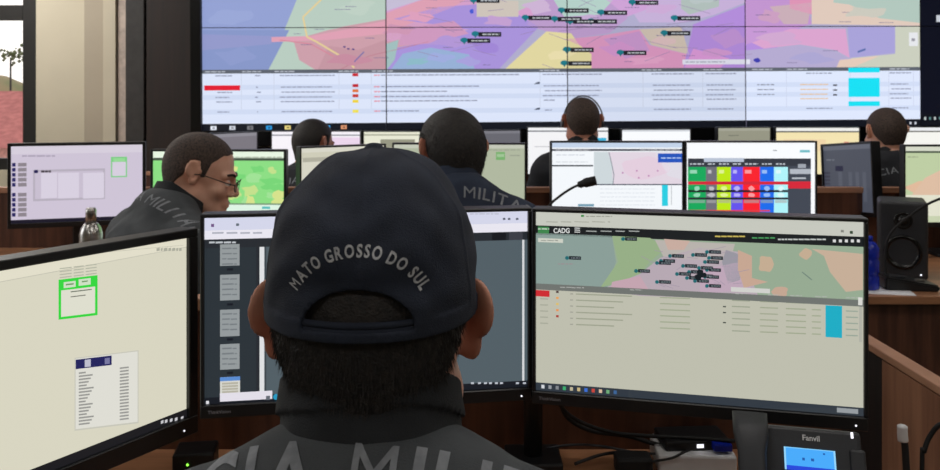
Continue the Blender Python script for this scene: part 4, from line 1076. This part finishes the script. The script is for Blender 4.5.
def person(label, x, y, rz=0, lean=.05, yaw=0, pitch=0, dz=0, hoff=(0, .035, .115), res=(.006, .0028), jm='jacket', hair='buzz', skin='skin', sc=1.0,
           hands=((-.20, .52), (.20, .52)), deskz=.78, nb=.53, print_text=None, cap=False, wrinkle=.003, roll=0, glasses=False, headset=False, hm='buzz'):
    hj, hh = res
    PZ = .56 + dz
    def T(s, fw, xx): return Vector((xx, math.sin(lean) * s + math.cos(lean) * fw, PZ + math.cos(lean) * s - math.sin(lean) * fw))
    Nb = T(nb, -.012, 0); Sh = {s: T(nb - .115, .0, s * .172) for s in (-1, 1)}
    H = Nb + Vector(hoff); RH = Matrix.Rotation(yaw, 3, 'Z') @ Matrix.Rotation(-pitch, 3, 'X') @ Matrix.Rotation(roll, 3, 'Y')
    HM = Matrix.Translation(H) @ RH.to_4x4()
    lr = Matrix.Rotation(-lean, 3, 'X')
    arms = {}
    for s, hd_ in zip((-1, 1), hands):
        W = Vector((hd_[0], hd_[1], deskz + .030)); E, W = ik(Sh[s], W, .285, .265, Vector((s * .55, -.1, -1)))
        arms[s] = (Sh[s], E, W)
    def torso(f, g, sleeves=True, neck=True, k=.03):
        f.ell(T(.02, .01, 0), (.172, .125, .12), k, rot=lr, g=g)
        f.ell(T(.17, .0, 0), (.150, .112, .16), k, rot=lr, g=g)
        f.ell(T(.33, .0, 0), (.168, .118, .17), k, rot=lr, g=g)
        f.cone(T(nb - .115, -.012, -.135), T(nb - .115, -.012, .135), .068 + g, .068 + g, .04)
        f.ell(T(nb - .14, -.035, 0), (.15, .085, .10), .03, rot=lr, g=g)
        f.ell(T(nb - .012, -.040, 0), (.085, .045, .036), .035, rot=lr, g=g)
        for s in (-1, 1):
            f.cone(T(nb - .028, -.022, s * .03), T(nb - .088, -.008, s * .165), .050 + g, .047 + g, .04)
            a, e, w_ = arms[s]
            f.cone(a, e, .056 + g, .044 + g, .03); f.cone(e, w_, .043 + g, (.027 if not sleeves else .036) + g * .6, .02)
        if neck: f.cone(T(nb - .04, -.01, 0), H + RH @ Vector((0, -.03, -.09)), .062, .058, .03)
    def legs(f, g, k=.03, foot=False):
        for s in (-1, 1):
            hp_ = Vector((s * .092, .02, PZ - .01)); kn = Vector((s * .13, .43, PZ - .02)); an = Vector((s * .13, .45, .10))
            f.cone(hp_, kn, .082 + g, .058 + g, k); f.cone(kn, an, .056 + g, .040 + g, k)
            if foot: f.cone(an, (s * .135, .47, .045), .038, .035, .02); f.cone((s * .135, .44, .04), (s * .15, .60, .035), .036, .030, .02)
        f.ell((0, .01, PZ - .02), (.17, .13, .11), k, g=g)
    lo = (-.46, -.33, .0); hi = (.46, .80, 1.36)
    # body: one mesh of trunk, legs, head and hands
    fb = Field(lo, hi, .012); torso(fb, 0, False); legs(fb, 0, foot=True)
    ch = [fb.mesh()]
    hf = head_field(hh); V, Q = hf.mesh(); ch.append((xf(V, HM), Q))
    for s in (-1, 1):
        V, Q = hand_chunk(s, max(.003, hh)); a, e, w_ = arms[s]
        d = (w_ - e); yawh = math.atan2(-d.x, d.y) * .6
        hm_ = Matrix.Translation(w_ + Vector((0, .0, -.002))) @ Matrix.Rotation(yawh, 4, 'Z') @ Matrix.Rotation(R(-6), 4, 'X')
        ch.append((xf(V, hm_), Q))
    V, Q = join(ch)
    root = new_obj('person', mesh_from('person', V, Q), M[skin], None, True); tag(root, label, 'person')
    root.location = (x, y, 0); root.rotation_euler = (0, 0, rz); root.scale = (sc, sc, sc)
    # eyes and brows
    for s in (-1, 1):
        e = MB().ball(H + RH @ Vector((s * .032, .0815, -.005)), .0118, 14); e.build('eye', M['eye'], root)
        MB().tube([H + RH @ Vector((s * .013, .099, .017)), H + RH @ Vector((s * .03, .095, .023)), H + RH @ Vector((s * .05, .080, .019))], .0036, 8, 4).build('eyebrow', M['brow'], root)
        MB().ball(H + RH @ Vector((s * .032, .0912, -.005)), .0045, 10).build('iris', M['brow'], root)
    # jacket
    fj = Field((-.46, -.33, .46 + dz * .5), hi, hj); torso(fj, .016, True, False); p = fj.grid()
    fj.ell(T(.0, .01, 0), (.178, .135, .10), .02, rot=lr, g=.014)
    fj.d = fj.d + wrinkle * wr(p, 34, x * 3 + y) + wrinkle * .45 * wr(p, 75, x + 2)
    V, Q = fj.mesh(); jk = new_obj('jacket', mesh_from('jacket', V, Q), M[jm], root, True)
    jb = BVHTree.FromPolygons([Vector(v) for v in V.tolist()], Q.tolist())
    # stand collar
    fc = Field((-.16, -.17, -.06), (.16, .17, .11), .003)
    X, Y, Z = fc.grid()
    t = np.clip((Z + .045) / .085, 0, 1); rad = (.077 - .012 * t) * (1 + .02 * np.sin(5 * np.arctan2(Y, X)))
    rr = np.sqrt((X / 1.0) ** 2 + ((Y + .0) / .97) ** 2)
    e = np.abs(rr - rad) - .0038
    top = (.044 if cap else .034) - .018 * np.clip(Y / .08, -1, 1) - np.maximum(np.abs(X) - .04, 0) * .1 + .002 * np.sin(40 * X)
    e = np.maximum(e, np.maximum(Z - top, -.052 - Z)); e = np.maximum(e, (.022 + .3 * np.maximum(Z, 0)) * np.ones_like(X + Y + Z) - np.where(Y > .03, np.abs(X) + 0 * Y + 0 * Z, 1))
    fold = np.maximum(np.abs(rr - rad - .005) - .0035, np.maximum(Z - top - .002, -(Z - top + .026)))
    fold = np.maximum(fold, np.where(Y > .03, (.05 - np.abs(X)), -1))
    fc.d = (np.minimum(e, fold) * .9).astype(np.float32) + .0012 * wr((X, Y, Z), 60)
    V, Q = fc.mesh()
    cx_ = Matrix.Translation(Nb + Vector((0, .008, .022 if cap else .004))) @ Matrix.Rotation(-(lean * .8 + .12), 4, 'X')
    new_obj('collar', mesh_from('collar', xf(V, cx_), Q), M['collar' if jm != 'jacket_n' else 'jacket_n'], root, True)
    # trousers and boots
    ft = Field((-.30, -.22, .05), (.30, .58, PZ + .12), .012); legs(ft, .012); V, Q = ft.mesh(); new_obj('trousers', mesh_from('trousers', V, Q), M['trouser'], root, True)
    for s in (-1, 1):
        fo = Field((s * .135 - .08, .38, .0), (s * .135 + .08, .66, .22), .008)
        fo.cone((s * .13, .45, .17), (s * .135, .46, .06), .054, .050, .02); fo.cone((s * .135, .45, .045), (s * .152, .605, .042), .044, .038, .02); fo.box((s * .142, .52, .012), (.046, .10, .012), .01, .01)
        V, Q = fo.mesh(); new_obj('boot', mesh_from('boot', V, Q), M['boot'], root, True)
    # hair
    V, Q = hair_mesh(hair, hh); V = xf(V, HM); ho = new_obj('hair', mesh_from('hair', V, Q), M[hm], root, True)
    if hm == 'hair' and hj < .008:       # loose short hairs
        hb = bmesh.new(); q = random.Random(4)
        hm_ = ho.data; nrm = [v.normal.copy() for v in hm_.vertices]; Hi = HM.inverted()
        cand = [i for i, v in enumerate(hm_.vertices) if (Hi @ v.co).y < .05 and ((Hi @ v.co).z < .03 or not cap)]
        for _ in range(7000):
            i = q.choice(cand); p_ = hm_.vertices[i].co; n_ = nrm[i]
            dr = (n_ * q.uniform(.0, .22 if cap else .5) + Vector((q.uniform(-.25, .25), q.uniform(-.2, .2), -1))).normalized(); L_ = q.uniform(.005, .010)
            sd = dr.cross(Vector((0, 1, 0))).normalized() * (.00035 if cap else .0005)
            hb.faces.new([hb.verts.new(p_ - sd), hb.verts.new(p_ + sd), hb.verts.new(p_ + dr * L_ + n_ * .0006)])
        me = bpy.data.meshes.new('strands'); hb.to_mesh(me); hb.free(); new_obj('strands', me, M['hair'], ho)
    if glasses:
        g = MB()
        for s in (-1, 1):
            g.tube([RH @ Vector((s * .033 + .022 * math.cos(a), .113 - .004 * abs(math.cos(a)), -.008 + .016 * math.sin(a))) + H for a in [2 * math.pi * i / 16 for i in range(17)]], .0012, 6, 1)
            g.tube([H + RH @ Vector((s * .055, .109, -.002)), H + RH @ Vector((s * .070, .09, .0)), H + RH @ Vector((s * .080, .02, .010)), H + RH @ Vector((s * .082, -.005, .008))], .0015, 6, 4)
        g.tube([H + RH @ Vector((-.011, .113, -.004)), H + RH @ Vector((.011, .113, -.004))], .0012, 6, 1)
        g.build('glasses', M['black'], root)
    if headset:
        g = MB(); g.tube([H + RH @ Vector((.094 * math.sin(a) + .004, -.01, .125 * math.cos(a) + .005)) for a in [R(-88 + 11 * i) for i in range(17)]], .0035, 8, 2)
        for s in (-1, 1): g.cyl(H + RH @ Vector((s * .088, -.008, .002)), H + RH @ Vector((s * .100, -.008, .002)), .021, .019, 20)
        g.build('headset', M['grey_band'], root)
    if cap:
        fcp = Field((-.115, -.135, -.01), (.115, .215, .175), .0022)
        X, Y, Z = fcp.grid()
        def dome(a, b, c_, e):
            zz = np.where(Z > .052, (Z - .052) / c_, (Z - .052) / .20)
            return ((np.abs(X) / a) ** 2.15 + (np.abs(Y + .006) / b) ** 2.15 + np.abs(zz) ** 2.1) ** (1 / 2.1) - 1
        ang = np.arctan2(X, Y + .006); r0 = np.sqrt(X ** 2 + (Y + .006) ** 2)
        D = dome(.0868, .113, .105, 2) * .09; D0 = D
        seam = 0
        for k_ in range(6):
            da = np.abs((ang - k_ * math.pi / 3 + math.pi) % (2 * math.pi) - math.pi); dist = r0 * np.sin(np.minimum(da, 1.5))
            seam = seam + np.exp(-(dist / .0022) ** 2) * (da < 1.5)
        seam = np.minimum(seam, 1)
        D = D - .0011 * seam + .0028 * wr((X, Y, Z), 42, 1.3) * np.clip((Z - .03) / .04, 0, 1) + .0015 * wr((X, Y, Z), 88, 2.1)
        D = D + .0035 * np.exp(-((Z - .060) / .010) ** 2) * np.clip((-Y - .05) / .04, 0, 1) * np.exp(-(X / .055) ** 2)
        I_ = D0 + .0095
        rim = .0245 - .010 * np.clip((Y + .006) / .1, -1, 1) * 0
        D = np.maximum(np.maximum(D, -I_), rim - Z)
        ring = np.maximum(np.abs(dome(.0870, .1133, .105, 2) * .09) - .0018, np.maximum(rim - .002 - Z, Z - rim - .012))
        D = np.minimum(D, ring)
        hole = np.sqrt((X / .041) ** 2 + ((Z - .0315) / .0275) ** 2) - 1
        hole = np.maximum(hole * .035, np.maximum(Y + .03, .030 - Z)); hr = np.abs(hole)
        D = np.maximum(D, -hole)
        brim = np.maximum(np.abs(Z - .022 + 2.2 * X ** 2 + .25 * (Y - .09)) - .0016, np.sqrt((X / .085) ** 2 + ((Y - .085) / .090) ** 2) * .08 - .08); brim = np.maximum(brim, -(dome(.087, .109, .103, 2) * .09))
        brim = np.maximum(brim, .02 - Y)
        D = np.minimum(D, brim); fcp.d = D.astype(np.float32)
        fcp.ell((0, -.006, .1575), (.0075, .0075, .003), .002)
        V, Q = fcp.mesh(); V = xf(V, HM); co = new_obj('cap', mesh_from('cap', V, Q), M['cap'], root, True)
        cb = BVHTree.FromPolygons([Vector(v) for v in V.tolist()], Q.tolist())
        st = MB(); pts = [H + RH @ Vector((.088 * math.sin(a), -.006 - .1105 * math.cos(a), .0300)) for a in [R(-34 + 6.8 * i) for i in range(11)]]
        for off_ in (-.0045, 0, .0045): st.tube([p_ + Vector((0, 0, off_)) for p_ in pts], .0028, 6, 1)
        st.build('adjustment_strap', M['cap'], co)
        tr = arc_tris('MATO GROSSO DO SUL', .0510, .0125, 124, .03)
        yd = (RH @ Vector((0, 1, 0))).normalized()
        project_text(tr, cb, lambda a_, b_: H + RH @ Vector((a_ + CAPT[0], -.3, b_ + CAPT[1] + .022)), yd, .0007, None, 'lettering', M['stitch'], co, 1)
    if print_text:
        st_, R_, sz, at, cx0, cz0, dirv, bold, ccuts, org = print_text
        tr = arc_tris(st_, R_, sz, at, bold)
        yd = Vector(dirv).normalized(); rt_ = yd.cross(Vector((0, 0, 1))).normalized(); up = rt_.cross(yd)
        o0 = T(*org)
        project_text(tr, jb, lambda a_, b_: o0 - yd * .4 + rt_ * (a_ + cx0) + up * (b_ + cz0), yd, .0009, None, 'lettering', M['print'], jk, ccuts)
    return root

CAPT = (0.0, .062)
YD = (0, 1, -.35)
front = person('person in dark cap and charcoal jacket seated with back to us in the centre foreground', pw(372, 98, .74).x + .004, .66, lean=.06, hair='full', hm='hair', jm='jacket', cap=True, skin='skin2',
       res=(.005, .0022), dz=.0, nb=.546, hoff=(0, .045, .096), wrinkle=.0028, hands=((-.20, .50), (.20, .50)), deskz=D1 + .005,
       print_text=('POLÍCIA MILITAR', .42, .058, 63, -.020, -.008, (0, 1, -.40), .03, 3, (.560, -.1, 0)))
front['label'] = 'person in dark navy cap and charcoal jacket seated with back to us in the foreground'
# bespectacled officer at the left, bent over and turned right
m1 = person('person with glasses and cropped hair in charcoal jacket, bent forward, in profile', -.962, 2.29, rz=R(-42), lean=.36, yaw=R(-40), pitch=R(13), hair='buzz', jm='jacket', res=(.007, .0028), dz=.03,
       hoff=(0, .085, .085), nb=.53, glasses=True, hands=((-.18, .50), (.20, .50)), deskz=D2,
       print_text=('POLÍCIA MILITAR', .5, .040, 46, .0, .0, (.35, .9, -.3), .012, 2, (.52, -.1, 0)))
m2 = person('person with dark cropped hair and navy shirt seated between capped officer and video wall', pw(461, 98, 2.25).x, 2.06, rz=R(8), lean=.28, yaw=R(17), pitch=R(6), hair='short', hm='hair', jm='jacket_n', res=(.007, .0030), dz=.085, hoff=(0, .06, .09), skin='skin2',
       hands=((-.2, .52), (.2, .52)), deskz=D2, print_text=('POLÍCIA MILITAR', .34, .042, 66, .0, .0, (0, 1, -.2), .012, 2, (.50, -.1, 0)))
m3 = person('person with shaved head wearing a headset, seated in front of video wall centre', pw(582, 98, 4.0).x, 3.93, lean=.08, pitch=R(4), hair='buzz', jm='jacket_k', res=(.012, .0045), dz=.075, skin='skin2', headset=True, hands=((-.2, .5), (.2, .5)), deskz=D3)
m4 = person('person with dark hair turned right, partly hidden left of the cap', pw(307, 98, 4.0).x, 3.93, rz=R(-14), lean=.16, yaw=R(-24), pitch=R(6), hair='short', hm='hair', jm='jacket_k', res=(.012, .0045), dz=-.025, skin='skin2', hands=((-.2, .5), (.2, .5)), deskz=D3,
       print_text=('POLÍCIA MILITAR', .40, .045, 62, .0, .0, (0, 1, -.3), .0, 1, (.46, -.1, 0)))
m5 = person('person with shaved head in black jacket at right below the video wall corner', pw(888, 98, 3.95).x, 3.90, lean=.10, pitch=R(5), hair='buzz', jm='jacket_k', res=(.012, .0045), dz=.028, skin='skin', hands=((-.2, .5), (.2, .5)), deskz=D3,
       print_text=('POLÍCIA MILITAR', .40, .045, 62, .0, .0, (0, 1, -.3), .0, 1, (.46, -.1, 0)))
c0 = None
for p_, lb in ((front, 'black office chair under the capped officer in the foreground'), (m1, 'black office chair under the bespectacled officer'), (m2, 'black office chair under the navy shirted officer'),
               (m3, 'black office chair under the officer with headset'), (m4, 'black office chair under the far officer left of the cap'), (m5, 'black office chair under the rightmost far officer')):
    c = chair(lb, p_.location.x, p_.location.y, p_.rotation_euler.z, .455, c0); c0 = c0 or c
